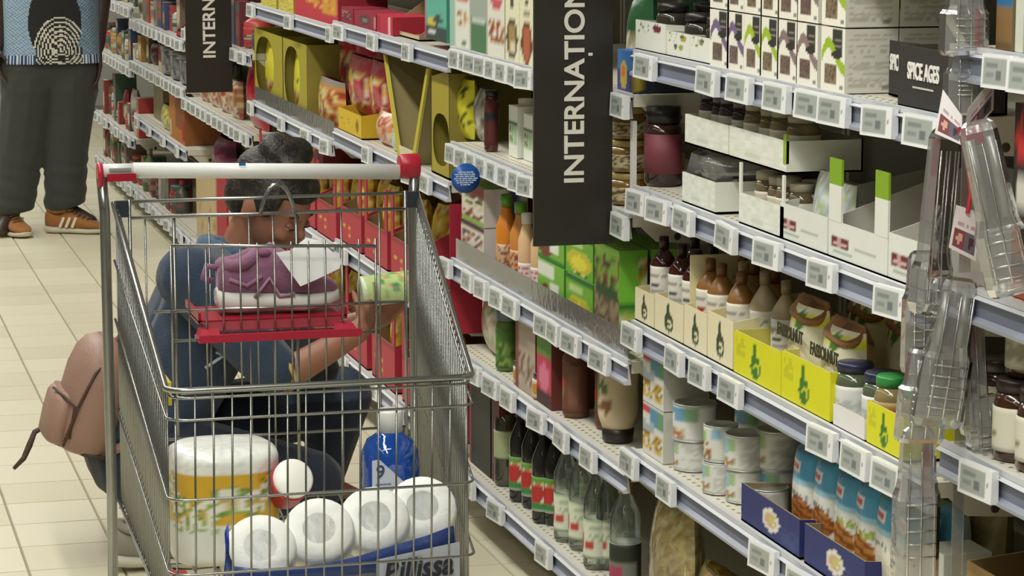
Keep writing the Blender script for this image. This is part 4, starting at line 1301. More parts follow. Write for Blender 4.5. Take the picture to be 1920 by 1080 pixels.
for k, (a, b, vt, dx, f, nm) in enumerate(((584, 630, 150, .02, nd, 'orange and green snack bag'), (612, 656, 118, .12, nr, 'dim red noodle bag'), (640, 690, 108, .04, nr, 'red noodle bag with yellow pictures'), (680, 722, 118, .04, nr, 'red noodle bag with pink folds'))):
    z = zd2 if k < 2 else zc2
    zz = z + (.05 if k >= 2 else 0)
    x = XF + dx
    y, w = span(a, b, z, x)
    q = bag_mb(w, min(.19, zat((a + b) / 2, vt, x) - zz), .06, f, A('8a4a44'), nu=12, nv=14).build('noodle_bag', 'printed_film', None, (x, y, zz + .002))
    tag(q, nm + ' beside the yellow display cartons', 'bag', 'red and orange noodle bags')
for k in range(4):
    x = XF + .11 + .03 * (k % 2)
    q = bag_mb(.15, .19, .05, nr, nu=10, nv=10).build('noodle_bag', 'printed_film', None, (x, Yat(640, XF + .11, zc2) - .13 * k, zc2 + .04), (0, 0, .2))
    tag(q, 'red noodle bag standing in the second row, %s from the far end' % ORD[k], 'bag', 'red and orange noodle bags')
x = XF + .006
y, w = span(624, 668, zc2 - .01, x)
t = thing('yellow_tray', 'yellow carton tray with brown print holding the red noodle bags', 'tray', (x, 7.06, zc2 + .001), 0)
tray_mb(.30, .18, .062, .085, A('d9b81f', ('n', .1, .3, .6, .7, ['b08a1a', 'd9b81f'], 4, 14, .5), ('e', .82, .5, .06, .3, '8a6a1c')), 'c9a226', flat('c9a81f')).build('carton', 'printed_card', t)
t = thing('noodle_bag', 'orange and red noodle packet lying over the yellow tray edge', 'bag', (XF + .02, 6.76, zc2 + .002))
bag_mb(.24, .085, .07, A('d08a5f', ('n', 0, 0, 1, 1, ['d9a27a', 'c2452f', 'e0c09c', 'b5523f', 'd8d0bc'], 6, 14, .9)), nu=14, nv=10).build('pouch', 'printed_film', t)
t = thing('noodle_bag', 'small pale blue packet at the foot of the brown-grey display', 'bag', (XF + .02, 6.60, zc2 + .002))
bag_mb(.09, .05, .04, A('bccfc8', ('e', .4, .8, .2, .2, 'c9d23a')), nu=8, nv=8).build('pouch', 'printed_film', t)
# open display with a V-cut, empty
x = XF + .008
y, w = span(722, 806, zc2, x)
t = thing('yellow_display', 'empty yellow-edged display carton with a deep V cut', 'carton', (x, y, zc2 + .001), 0, 'yellow display cartons')
m = MB()
hh, th, wb2, dd = .245, .004, w * .17, .22
for sg in (1, -1):
    b0 = len(m.v)
    for (xx, off) in ((0, 0), (dd, 0), (dd, th), (0, th)):
        m.v += [(xx, sg * (wb2 - off), 0), (xx, sg * (w / 2 - off), hh)]
    for i in range(4):
        j = (i + 1) % 4
        m.face((b0 + 2 * i, b0 + 2 * j, b0 + 2 * j + 1, b0 + 2 * i + 1), '8d8154')
    m.face((b0 + 1, b0 + 3, b0 + 5, b0 + 7), 'b5a86a')
    b0 = len(m.v)          # yellow front edge strip
    for xx in (-.003, .003):
        m.v += [(xx, sg * (wb2 + .004), 0), (xx, sg * (wb2 - .018), .012), (xx, sg * (w / 2 - .020), hh), (xx, sg * (w / 2 + .001), hh)]
    m.face((b0, b0 + 1, b0 + 2, b0 + 3), 'c6b82e')
    m.face((b0 + 7, b0 + 6, b0 + 5, b0 + 4), 'c6b82e')
    for i in range(4):
        j = (i + 1) % 4
        m.face((b0 + i, b0 + j, b0 + 4 + j, b0 + 4 + i), 'c9be52')
m.box(0, dd, -wb2, wb2, 0, th, 'b5a86a')
b0 = len(m.v)
m.v += [(dd - .002, wb2, 0), (dd - .002, -wb2, 0), (dd - .002, -w / 2, hh), (dd - .002, w / 2, hh)]
m.face((b0, b0 + 1, b0 + 2, b0 + 3), '94875c')
m.box(-.002, .003, -wb2, wb2, 0, .03, 'd8d2b0')
m.build('carton', 'printed_card', t)
tt, x, y, w = shelf_display('wide yellow display carton with lentil bags, at the end of the snack shelf', 809, 843, zc2, .245, hole=(.1, .10, .98, .60), col='a89a26', group='yellow display cartons')
tt.children[0].name = 'carton'
for k, (u, dx, f, nm) in enumerate(((822, .05, A('8a6a52', ('n', 0, 0, 1, .9, ['9c7c66', '7a5a44', 'ad917c'], 5, 18, .8)), 'brown lentil bag in the wide yellow carton'),
                                    (856, .03, A('cfc92f', ('n', 0, .1, 1, .9, ['3a3820', 'd0ca30', 'd8d23c', 'c2bc2a'], 4, 14, .55)), 'yellow bag with black print just outside the wide carton'))):
    q = bag_mb(.16 if k == 0 else .15, .135, .05, f).build('lentil_bag', 'printed_film', None, (XF + dx, Yat(u, XF + dx, zc2) if k == 0 else Yat(u, XF + dx, zb2), (zc2 if k == 0 else zb2) + .003))
    tag(q, nm, 'bag')

# lower snack shelves: red cartons of yellow crisps
crisp = A('d8b52c', ('n', 0, 0, 1, 1, ['e3c84a', 'c9982a', 'e6d58a', 'b5542c'], 5, 12, .6), ('r', .3, .05, .75, .4, 'c2442c'))
redc = A('b62a3e', ('r', 0, .9, 1, 1, '96202f'), ('n', .1, .15, .5, .5, ['d9b83a', 'c23a3a'], 5, 8, .25))
n = 0
for (z, ylist) in ((zc3, (7.06, 6.74, 6.42)), (zc4, (7.0, 6.66, 6.3, 6.04)), (zd3, (8.37, 8.04, 7.71, 7.40)), (zd4, (8.3, 7.9, 7.5))):
    for y in ylist:
        x = XF + .006
        low = z in (zc3, zd3)
        h = .10 if low else .12
        t = thing('crisp_carton', 'red carton of crisp bags, %s snack shelf, %s from the near end' % (('middle' if low else 'lowest') + (' nearer' if z in (zc3, zc4) else ' farther'), ORD[len(ylist) - 1 - ylist.index(y)]), 'carton', (x, y, z + .001), 0, 'red cartons of crisps')
        tray_mb(.275, .22, h, h * 1.9, redc, '8f6f4c', flat('a8283a'), pil=(.03, h * 2.1)).build('carton', 'printed_card', t)
        for i in range(2):
            q = bag_mb(.104, .19, .07, crisp, nu=10, nv=12).build('crisp_bag', 'printed_film', None, (x + .03 + .03 * (i % 2), y + .055 - .11 * i, z + .012), (RND.uniform(-.04, .04), 0, 0))
            tag(q, '%s crisp bag in the %s red carton, %s snack shelf' % (('far-side', 'near-side')[i], ORD[len(ylist) - 1 - ylist.index(y)], ('middle' if low else 'lowest') + (' nearer' if z in (zc3, zc4) else ' farther')), 'bag')
            q['group'] = 'yellow crisp bags on the %s %s shelf' % (('middle' if low else 'lowest'), ('nearer' if z in (zc3, zc4) else 'farther'))
# golden bags hanging between the red cartons and the rice boxes
for k, (u, v) in enumerate(((742, 405), (765, 350), (838, 395), (826, 380))):
    p = P(u, v + 60, x=XF + .10)
    q = bag_mb(.16, .15, .07, crisp).build('crisp_bag', 'printed_film', None, (XF + .08 + .03 * (k % 2), p.y if k < 3 else p.y - .06, zc3 + .2 if k < 2 else zc3 + .06))
    q.location.z = zc3 + .004
    tag(q, 'golden crisp bag at the near end of the middle snack shelf, %s' % ORD[k], 'bag', 'golden crisp bags')
# box on the low C shelf top row: dark red carton with yellow emblem behind the shopper's hair
t = thing('snack_box', 'dark red carton with a yellow emblem behind the shopper\'s hair', 'carton', (XF + .02, Yat(592, XF + .02, zd3 + .1), zd3 + .2))
t.location.z = zd3 + .192
box_mb(.24, .14, .075, A('7d1f2a', ('e', .3, .55, .14, .28, 'c9a83a'), ('e', .3, .55, .07, .12, '7d1f2a')), flat('6d1c26')).build('carton', 'printed_card', t)

# ================================================================ far bays: small colourful goods
PAL = ['b9453f', '7a6a58', '55703f', '8f8c80', '3a4a6a', 'd2c8a8', '6a2c34', 'b58a4a', '4a4a44', 'a9b0aa', '8a3a34', '5d5046', 'c8bfa6', '3c5a4c']


def far_row(nick, z, y0, y1, hmax, seed, hmin=.45):
    r = random.Random(seed)
    y = y1 - .02
    k = 0
    names = ('bottle', 'box', 'jar', 'bag')
    while y > y0 + .05:
        w = r.uniform(.06, .12)
        h = hmax * r.uniform(hmin, 1)
        c, c2 = r.choice(PAL), r.choice(PAL)
        yy = y - w / 2
        if yy - w / 2 < y0 + .01:
            break
        kind = r.choice((0, 1, 1, 2, 3))
        x = XF + r.uniform(.012, .04)
        f = A(c, ('r', .1, .2, .9, .6, c2), ('n', .1, .25, .9, .55, [r.choice(PAL), c2], k, 6, .5), ('r', 0, .82, 1, .9, r.choice(PAL)))
        cn = {'b9453f': 'red', '7a6a58': 'brown', '55703f': 'green', '8f8c80': 'grey', '3a4a6a': 'blue', 'd2c8a8': 'cream', '6a2c34': 'maroon', 'b58a4a': 'tan', '4a4a44': 'charcoal', 'a9b0aa': 'pale grey', '8a3a34': 'brick red', '5d5046': 'dark brown', 'c8bfa6': 'beige', '3c5a4c': 'dark green'}
        lb = '%s %%s, %s band, %s on %s' % (cn[c], cn[c2], ORD[k % 20], nick)
        gp = 'small goods in the far bays'
        if kind == 0:
            bottle(lb % 'bottle', (x + w / 2, yy, z + .001), w * .45, h, c, c2, f, 'plastic', 'goods_bottle', group=gp)
        elif kind == 2:
            jar(lb % 'jar', (x + w / 2, yy, z + .001), w * .46, h * .7, None, c, c2, f, group=gp, name='goods_jar', mt='dark_glass')
        elif kind == 1:
            o = box_mb(w * .96, .1, h, f, flat(c), flat(c2), (5, 7), (2, 3)).build('goods_box', 'printed_card', None, (x, yy, z + .001))
            tag(o, lb % 'box', 'box', gp)
        else:
            o = bag_mb(w * .98, h * .9, .05, f, nu=6, nv=8).build('goods_bag', 'printed_film', None, (x, yy, z + .001))
            tag(o, lb % 'bag', 'bag', gp)
        y -= w + .006
        k += 1


far_row('the shelf half behind the farther sign', .90, 8.62, 9.2, .2, 3)
far_row('the shelf above the farther sign', 1.2, 8.65, 10.05, .2, 4)
far_row('the shelf of the bright red stand', .848, 10.42, 11.65, .17, 5)
far_row('the grey tub shelf', .668, 11.2, 11.65, .12, 6)
far_row('the base below the orange-brown carton', .10, 10.6, 11.65, .19, 8)
far_row('the farthest bay\'s top visible shelf', .892, 11.7, 13.15, .18, 9)
far_row('the shelf by the standing person\'s hand', .632, 11.7, 13.15, .17, 10)
far_row('the shelf by the standing person\'s thigh', .317, 11.7, 13.15, .22, 11)
far_row('the farthest bay\'s base', .10, 11.7, 13.15, .16, 12)
far_row('the shelf over the bright red stand', 1.1, 10.2, 11.6, .18, 14)
far_row('the shelf left of the farther sign', .90, 9.25, 10.08, .17, 15)
# grey see-through tubs on the orange-carton bay
for k in range(3):
    t = thing('clear_tub', 'big grey see-through tub, %s left of the black sign' % ORD[k], 'tub', (XF + .12, 10.26 + .26 * k, .669), 0, 'grey see-through tubs')
    MB().lathe([(.10, 0, '9c9c94'), (.115, .01, '9c9c94'), (.118, .10, '9c9c94')], 20, sq=.6).build('tub', 'clear_plastic', t)
    MB().lathe([(.12, .10, '77776f'), (.12, .113, '77776f'), (0, .114, '6f6f68')], 20, sq=.6).build('lid', 'plastic', t)
q = box_mb(.12, .12, .11, A('8a2a26', ('r', 0, 0, 1, .35, 'c9b78c'), ('r', .1, .45, .6, .9, '6a1a1c')), flat('7d221f'), flat('5c1714')).build('goods_box', 'printed_card', None, (XF + .02, 11.08 - .12, .669))
tag(q, 'brick red box with a cream foot on the grey tub shelf', 'box')
t = thing('red_display', 'bright red open stand on the upper shelf beside the farther sign', 'carton', (XF + .01, 10.28, .849))
tray_mb(.24, .16, .02, .13, flat('b3221c'), '7a1512', flat('c42a20')).build('carton', 'printed_card', t)
t = thing('orange_carton', 'orange-brown carton on the lower far shelf', 'carton', (XF + .015, 10.47, .432))
box_mb(.42, .22, .17, A('b5702a', ('r', .06, .05, .12, .4, 'd8d3c6'), ('r', .1, 0, .4, 1, 'b8742c'), ('r', .4, .3, 1, 1, '8a4f24'), ('r', .85, .1, 1, .5, 'a5242e')), flat('8f5526'), flat('6d3f1c')).build('carton', 'printed_card', t)
q = bag_mb(.26, .10, .06, A('c9c05a', ('n', 0, 0, 1, 1, ['d9d28a', 'b5a23a', '8a8a4a'], 4, 10, .7))).build('goods_bag', 'printed_film', None, (XF + .02, 10.95, .432))
tag(q, 'pale yellow bag leaning by the orange-brown carton', 'bag')
q = box_mb(.3, .2, .2, A('8a7d58', ('r', .2, 0, .25, 1, '6f6344')), flat('7d7150'), flat('6b6044')).build('tall_carton', 'printed_card', None, (XF + .06, 11.35, .432))
tag(q, 'olive brown carton at the far end of the orange carton shelf', 'carton')
# beige cartons under the farther sign
for k, (y, w, h, c, lb) in enumerate(((9.78, .48, .28, 'c2aa80', 'beige carton with a glossy packet on top, farthest on the low shelf'), (9.40, .22, .34, 'a8182c', 'deep red carton between the beige ones'),
                                      (9.02, .46, .36, 'b59c70', 'beige carton right behind the shopper'), (8.72, .10, .3, 'b89f74', 'narrow beige carton by the shelf post'))):
    t = thing('case_carton', lb, 'carton', (XF + .02, y, .101), 0, 'cartons on the low far shelf')
    box_mb(w, .28, h, A(c, ('n', 0, 0, 1, .5, [c, 'a5805c' if k != 1 else c], 4 + k, 8, .4), ('r', .0, .92, .05, 1, 'd8c49c' if k != 1 else c)), flat(c), flat('8d7a56' if k != 1 else '7a1220'), (10, 8)).build('carton', 'printed_card', t)
t = thing('foil_packet', 'shiny plum and gold foil packet on the beige carton', 'packet', (XF + .04, 9.72, .384))
bag_mb(.34, .13, .12, A('6a2247', ('n', 0, 0, 1, 1, ['7d2a5a', '54203c', '8a3a4a', '3f1a2c'], 4, 8, .7), ('r', .1, .05, .9, .16, 'c9963a'))).build('pouch', 'printed_film', t)
t = thing('red_packet', 'large glossy red packet under the farther sign', 'packet', (XF + .02, 8.82, .636))
bag_mb(.30, .23, .10, A('ad1730', ('n', 0, 0, 1, 1, ['a0142a', 'bd2038', '8a1024'], 4, 8, .6), ('e', .3, .2, .1, .03, 'e6cfc8'))).build('pouch', 'printed_film', t)
for k in range(4):
    q = bag_mb(.22, .13, .07, A('b99a72', ('n', 0, 0, 1, 1, ['c9ac86', '9a6a4a', 'a53a34', 'd9cbb0'], 3 + k, 10, .8))).build('goods_bag', 'printed_film', None, (XF + .02, 9.92 - .235 * k, .636))
    tag(q, 'tan patterned packet beside the large red one, %s from the far end' % ORD[k], 'packet', 'tan patterned packets')

# ================================================================ nearest bay on the right edge
za = {'1': 1.272, '2': .967, '3': .75, '4': .45}
for k, (u, dx, r, h, z) in enumerate(((1908, .05, .033, .105, .75), (1952, .05, .033, .105, .75), (1876, .10, .032, .10, .75), (1940, .125, .032, .10, .75))):
    jar('lower brown jar with cream label and dark lid at right edge, %s' % ORD[k], (XF + dx, Yat(u, XF + dx, z), z + .001), r, h, None, '3f2416', '2b1d16', A('dcd8c6', ('e', .3, .4, .06, .06, '8a7a4a'), ('l', .45, .3, .9, .8, '8f8b7c', 4)), group='brown jars at the right edge', labz=(.12, .66))
jar('brown jar with a cream label on top of the lower brown jars', (XF + .065, Yat(1925, XF + .065, .75), .857), .031, .095, None, '43281a', '38302a', A('cfcbb4', ('l', .2, .2, .8, .9, 'a5a18c', 5)), labz=(.12, .66))
o = boxes('label_box', ['black and orange packet with a round red badge at the right edge', 'second black and orange packet beyond the picture edge'], 'packet', [(1893, 1932, 195, .967, XF + .02), (1934, 1975, 200, .967, XF + .02)],
          A('2e2823', ('r', 0, 0, 1, .42, 'b5562a'), ('r', 0, .12, 1, .2, '3c2a22'), ('e', .35, .82, .3, .1, 'c2342f'), ('r', .12, .56, .9, .64, 'd9d6cf'), ('r', .12, .46, .9, .53, 'd9d6cf'), ('r', .0, .4, 1, .43, '241f1c')), flat('b05228'), d=.07)
o = boxes('label_box', ['tan and white packet on the upper right shelf', 'white and dark green packet on the upper right shelf edge'], 'packet', [(1866, 1897, -20, 1.272, XF + .02), (1902, 1945, -20, 1.272, XF + .02)],
          [A('8a6a3f', ('r', 0, .75, 1, 1, '2f6fa0'), ('r', 0, 0, 1, .1, '6a5230')), A('d2d4c6', ('r', .4, 0, 1, .6, '4c6a3a'))], flat('8a7d5c'), d=.08)
t = thing('kraft_carton', 'brown cardboard case on the low right shelf', 'carton', (XF + .03, 2.86, .451))
tray_mb(.5, .34, .14, .17, A('a88a58', ('r', 0, .9, 1, 1, '8f7446')), '8a7046', flat('a08250')).build('carton', 'printed_card', t)
t.location.y = 2.91
t = thing('white_pouch', 'pale flat pouch lying in front of the cardboard case', 'bag', (XF + .0, 2.9, .10))
t.location = (XF + .05, 2.98, .46)
MB().ell((.06, -.09, .085), (.05, .09, .055), 'd8d9d2', 14, 8).build('pouch', 'printed_film', t)
q = box_mb(.07, .07, .13, A('c7cbc4', ('r', 0, .5, 1, .6, 'b5454f'), ('l', .1, .1, .9, .4, '8f9692', 5)), flat('bfc4bd')).build('label_box', 'printed_card', None, (XF + .0, 3.24, .14))
q.location = (XF + .02, 3.245, .456)
tag(q, 'small pale grey carton half hidden behind the lowest clear pack', 'box')

# ================================================================ shopping trolley
ZINC = '9c9e9a'
cart = thing('shopping_trolley', 'wire shopping trolley with a white handle and red corner caps', 'trolley', (0.78, 4.25, 0))
CO = Vector((0.78, 4.25, 0))


def L(p):
    return Vector(p) - CO


YH, YF = 4.66, 3.85
hl, hr = P(190, 321, y=YH), P(778, 321, y=YH)
ZB = 0.375                                            # basket floor
fl, fr = P(315, 722, y=YF), P(893, 718, y=YF)         # front rim corners
zf = (fl.z + fr.z) / 2
rl, rr = P(212, 372, y=4.61), P(783, 372, y=4.61)     # rear rim corners
zr = (rl.z + rr.z) / 2
flx, frx, rlx, rrx = fl.x, fr.x, rl.x, rr.x


def wire(par, a, b, r=.0018, n=5, name='wire'):
    return MB().tube([L(a), L(b)], r, ZINC, n).build(name, 'zinc_wire', par)


# handle bar
MB().tube([L((hl.x + .055, YH, hl.z)), L((hr.x - .03, YH, hr.z))], .0138, 'e6e8e3', 16).build('handle_grip', 'plastic', cart)
gl = MB().tube([L((hl.x, YH, hl.z)), L((hl.x + .058, YH, hl.z))], .0125, 'd9dcd8', 14).build('handle_sleeve', 'plastic', cart)
MB().box(*[v for pr in zip((hl.x + .012 - CO.x, YH - .017 - CO.y, hl.z + .0015), (hl.x + .05 - CO.x, YH - .010 - CO.y, hl.z + .006)) for v in pr], '8f9490').build('coin_lock_slot', 'plastic', gl)
m = MB()
m.box(hl.x + .008 - CO.x, hl.x + .058 - CO.x, YH - .018 - CO.y, YH + .01 - CO.y, hl.z - .017, hl.z - .004, 'a3152e')
m.build('red_underplate', 'plastic', cart)
for x, sg in ((hl.x, -1), (hr.x, 1)):
    m = MB()
    m.loft([[(x + sg * dx - CO.x, YH - CO.y + .019 * k * math.cos(a), hl.z - .004 + .02 * k * math.sin(a) * (1.0 if math.sin(a) > 0 else 1.35)) for a in [2 * math.pi * i / 14 for i in range(14)]]
            for dx, k in ((-.030 if sg > 0 else -.002, .84), (-.028 if sg > 0 else .0, .95), (.006, 1.0), (.0075, .9))], 'b52238')
    m.build('handle_end_cap', 'plastic', cart)
m = MB()
for (x, w) in ((.415, .012),):
    m.box(P(452, 316, y=YH).x - CO.x - .006, P(452, 316, y=YH).x - CO.x + .006, YH - .0146 - CO.y, YH - .0139 - CO.y, hl.z + .004, hl.z + .009, '2f6fb0')
m.build('blue_sticker', 'plastic', cart)
# rear uprights of the chassis
for x, dx in ((hl.x, .004), (hr.x, -.004)):
    m = MB()
    m.tube([L((x, YH, hl.z - .012)), L((x + dx, YH, zr - .02)), L((x + dx, YH - .01, .42)), L((x + dx, YH + .02, .14))], .0095, ZINC, 10)
    m.build('rear_upright', 'zinc_wire', cart)
    MB().tube([L((x + dx, YH + .02, .16)), L((x + dx, YF + .1, .14))], .0095, ZINC, 10).build('lower_rail', 'zinc_wire', cart)
MB().tube([L((hl.x, YH + .02, .2)), L((hr.x, YH + .02, .2))], .008, ZINC, 8).build('cross_bar', 'zinc_wire', cart)
for (x, y) in ((hl.x + .004, YH + .02), (hr.x - .004, YH + .02), (flx + .03, YF + .12), (frx - .03, YF + .12)):
    w = MB().lathe([(0, -.012, '3c3c3a'), (.05, -.012, '3c3c3a'), (.055, -.006, '2e2e2c'), (.055, .006, '2e2e2c'), (.05, .012, '3c3c3a'), (0, .012, '3c3c3a')], 20,
                   M=Matrix.Translation(L((x, y, .056))) @ Matrix.Rotation(math.pi / 2, 4, 'Y')).build('caster', 'rubber', cart)
    f = MB()
    for s in (-.017, .017):
        f.box(x + s - .002 - CO.x, x + s + .002 - CO.x, y - .014 - CO.y, y + .014 - CO.y, .05, .14, ZINC)
    f.box(x - .019 - CO.x, x + .019 - CO.x, y - .016 - CO.y, y + .016 - CO.y, .13, .15, ZINC)
    f.build('caster_fork', 'zinc_wire', w)


def arc(c, r, a0, a1, n=5):
    return [(c[0] + r * math.cos(a0 + (a1 - a0) * i / n), c[1] + r * math.sin(a0 + (a1 - a0) * i / n)) for i in range(n + 1)]


def ring(z0f, z0r, ins, r=.0022, name='rim'):
    """one wire hoop round the basket: front at height z0f, sides rising to z0r at the back"""
    R = .03
    a, b = flx + ins, frx - ins
    pts = [(rlx + ins, 4.61)]
    pts += arc((a + R, YF + R + ins), R, math.pi, 1.5 * math.pi)
    pts += arc((b - R, YF + R + ins), R, 1.5 * math.pi, 2 * math.pi)
    pts += [(rrx - ins, 4.61)]
    pp = []
    for (x, y) in pts:
        k = max(0, (y - YF - .03)) / (4.61 - YF - .03)
        pp.append(L((x, y, z0f + (z0r - z0f) * k)))
    return MB().tube(pp, r, ZINC, 8)


bk = ring(zf, zr, 0, .0046).build('basket_rim', 'zinc_wire', cart)
dz = [P(600, v, y=YF).z for v in (775, 923, 1061)]
ring(zf - .012, zr - .012, .004, .0022).build('hoop_wire', 'zinc_wire', bk)
ring(dz[0], zr - .10, .0).build('hoop_wire', 'zinc_wire', bk)
ring(dz[1], .72, -.001).build('hoop_wire', 'zinc_wire', bk)
ring(dz[2], .56, -.002).build('hoop_wire', 'zinc_wire', bk)
ring(ZB, ZB + .02, -.002, .003).build('hoop_wire', 'zinc_wire', bk)
# front panel
fp = MB().tube([L((flx + .02, YF + .003, zf - .004)), L((frx - .02, YF + .003, zf - .004))], .0026, ZINC, 6).build('front_panel', 'zinc_wire', cart)
n = 17
for i in range(n):
    x = flx + .012 + (frx - flx - .024) * i / (n - 1)
    wire(fp, (x, YF + .003 + (.012 if i in (0, n - 1) else 0), zf), (x - .004, YF + .004, ZB), .0017)
# side panels
for (xf, xr, nm) in ((flx, rlx, 'side_panel'), (frx, rrx, 'side_panel')):
    s = 1 if xf == flx else -1
    sp = MB().tube([L((xf + s * .006, YF + .05, zf - .004)), L((xr + s * .006, 4.60, zr - .006))], .002, ZINC, 6).build(nm, 'zinc_wire', cart)
    n = 30
    for i in range(n):
        k = i / (n - 1)
        y = YF + .045 + (4.60 - YF - .045) * k
        x = xf + (xr - xf) * k + s * .004
        wire(sp, (x, y, zf + (zr - zf) * k), (x - s * .002, y, ZB + .02 * k), .0016)
# floor grid
fg = MB().tube([L((flx + .02, YF + .03, ZB)), L((frx - .02, YF + .03, ZB))], .002, ZINC, 6).build('basket_floor', 'zinc_wire', cart)
for i in range(13):
    k = (i + .5) / 13
    wire(fg, (flx + .02 + (frx - flx - .04) * k, YF + .02, ZB), (rlx + .02 + (rrx - rlx - .04) * k, 4.58, ZB + .015), .002)
for i in range(6):
    y = YF + .12 + .125 * i
    wire(fg, (flx + .01, y, ZB - .004 + .003 * i), (frx + .03, y, ZB - .004 + .003 * i), .002)
# rear gate
yg = 4.59
gl_, gr_ = P(243, 400, y=yg), P(760, 400, y=yg)
zg1, zg2 = P(500, 370, y=yg).z, P(500, 400, y=yg).z
gate = MB().tube([L((gl_.x, yg, zg2)), L((gr_.x, yg, zg2))], .0032, ZINC, 8).build('rear_gate', 'zinc_wire', cart)
wire(gate, (gl_.x + .004, yg, zg1), (gr_.x - .004, yg, zg1), .003, 8)
for x in (gl_.x, gr_.x):
    wire(gate, (x, yg, zg1 + .004), (x, yg, ZB + .03), .003, 8)
    MB().box(x - .024 - CO.x if x < .8 else x - CO.x + .002, x - CO.x - .002 if x < .8 else x - CO.x + .024, yg - .006 - CO.y, yg + .006 - CO.y, zg2 + .002, zg1 + .002, '2c3138').build('hinge_block', 'plastic', gate)
for u in (272, 326, 392, 467, 512, 556, 640, 712):
    x = P(u, 400, y=yg).x
    wire(gate, (x, yg + .004, zg2), (x, yg + .004, ZB + .03), .0032 if u in (326, 556) else .0018)
for v in (576, 814):
    z = P(500, v, y=yg).z
    wire(gate, (gl_.x, yg, z), (gr_.x, yg, z), .0026)
c0 = P(520, 400, y=yg)
MB().tube([L((c0.x + .027 * math.cos(a) * (1 if abs(math.cos(a)) < .9 else 1.1), yg - .004, c0.z + .052 * max(0, math.sin(a)))) for a in [math.pi * i / 12 for i in range(13)]], .0036, ZINC, 8).build('coin_loop', 'zinc_wire', gate)
# child-seat panel
ys = 4.40
sl, sr = P(320, 461, y=ys), P(704, 461, y=ys)
seat = MB().tube([L((sl.x, ys, sl.z)), L((sr.x, ys, sr.z))], .003, ZINC, 8).build('child_seat_panel', 'zinc_wire', cart)
zb_ = P(500, 722, y=ys).z
for i in range(13):
    x = sl.x + (sr.x - sl.x) * i / 12
    wire(seat, (x, ys, sl.z), (x, ys, zb_), .0018 if 0 < i < 12 else .0024)
for v in (577, 632, 722):
    z = P(500, v, y=ys).z
    wire(seat, (sl.x, ys + .003, z), (sr.x, ys + .003, z), .0024)
# red folding seat
a, b = P(372, 577, y=4.42), P(652, 577, y=4.42)
zs = P(500, 581, y=4.50).z
z0 = P(500, 634, y=4.385).z
rs = MB()
X0, X1 = a.x - CO.x, b.x - CO.x
y0, y1 = 4.425 - CO.y, 4.575 - CO.y
rs.box(X0, X1, y0, y1, zs - .008, zs - .0015, '9c1a2f')
rs.box(X0, X0 + .005, y0, y1, zs - .004, zs + .012, 'a31f34')
rs.box(X1 - .005, X1, y0, y1, zs - .004, zs + .012, 'a31f34')
seatp = rs.build('seat_pan', 'plastic', cart)
rf = MB()
q0, q1 = 4.385 - CO.y, 4.40 - CO.y
k = len(rf.v)
d_ = .030
xa, xb = X0 - .008, X1 + .012
rf.loft([[(X0 + .002, y0 - .002, zs - .004), (X1 - .002, y0 - .002, zs - .004), (X1 - .002, y0 + .006, zs - .004), (X0 + .002, y0 + .006, zs - .004)],
         [(X0 + d_, y0 - .010, zs - .018), (X1 - d_, y0 - .010, zs - .018), (X1 - d_, y0 - .002, zs - .018), (X0 + d_, y0 - .002, zs - .018)],
         [(X0 + d_, y0 - .020, z0 + .012), (X1 - d_, y0 - .020, z0 + .012), (X1 - d_, y0 - .012, z0 + .012), (X0 + d_, y0 - .012, z0 + .012)]], '8f172b', False)
rf.box(xa, xb, y0 - .060, y0 - .010, z0, z0 + .007, '9c1a2f')
rf.box(xa, xb, y0 - .064, y0 - .058, z0, z0 + .013, 'a81e36')
for (x0_, x1_, xm) in ((xa, X0 + d_, 1), (X1 - d_, xb, -1)):
    rf.loft([[(x0_, y0 - .058, z0 + .002), (x1_, y0 - .058, z0 + .002), (x1_, y0 - .01, z0 + .002), (x0_, y0 - .01, z0 + .002)],
             [(x0_ + .008 * (xm > 0), y0 - .03, zs - .012), (x1_ - .008 * (xm < 0), y0 - .03, zs - .012), (x1_ - .008 * (xm < 0), y0, zs - .012), (x0_ + .008 * (xm > 0), y0, zs - .012)]], 'a82438', False)
rf.build('seat_flap', 'plastic', cart)
MB().box(flx + .002 - CO.x, flx + .026 - CO.x, YF + .006 - CO.y, YF + .04 - CO.y, dz[2] - .022, dz[2] - .002, 'a8323c').build('corner_bumper', 'plastic', cart)
MB().box(P(306, 655, y=4.0).x - .004 - CO.x, P(306, 655, y=4.0).x + .002 - CO.x, 3.93 - CO.y, 4.0 - CO.y, .70, .735, 'c9b83a').build('advert_clip', 'plastic', cart)

# ---------------------------------------------------------------- the pink shoe on the child seat


def foot_loft(L_, W_, prof, n=18, z_at=None):
    """shoe-like loft along x from heel (0) to toe (L_); prof = [(k, half width, z low, z high, squareness)]"""
    rings = []
    for (k, hw, z0, z1) in prof:
        rr_ = []
        for i in range(n):
            a = 2 * math.pi * i / n
            ca, sa = math.cos(a), math.sin(a)
            rr_.append((L_ * k, hw * W_ * math.copysign(abs(ca) ** .75, ca), (z0 + z1) / 2 + (z1 - z0) / 2 * math.copysign(abs(sa) ** .8, sa)))
        rings.append(rr_)
    return rings


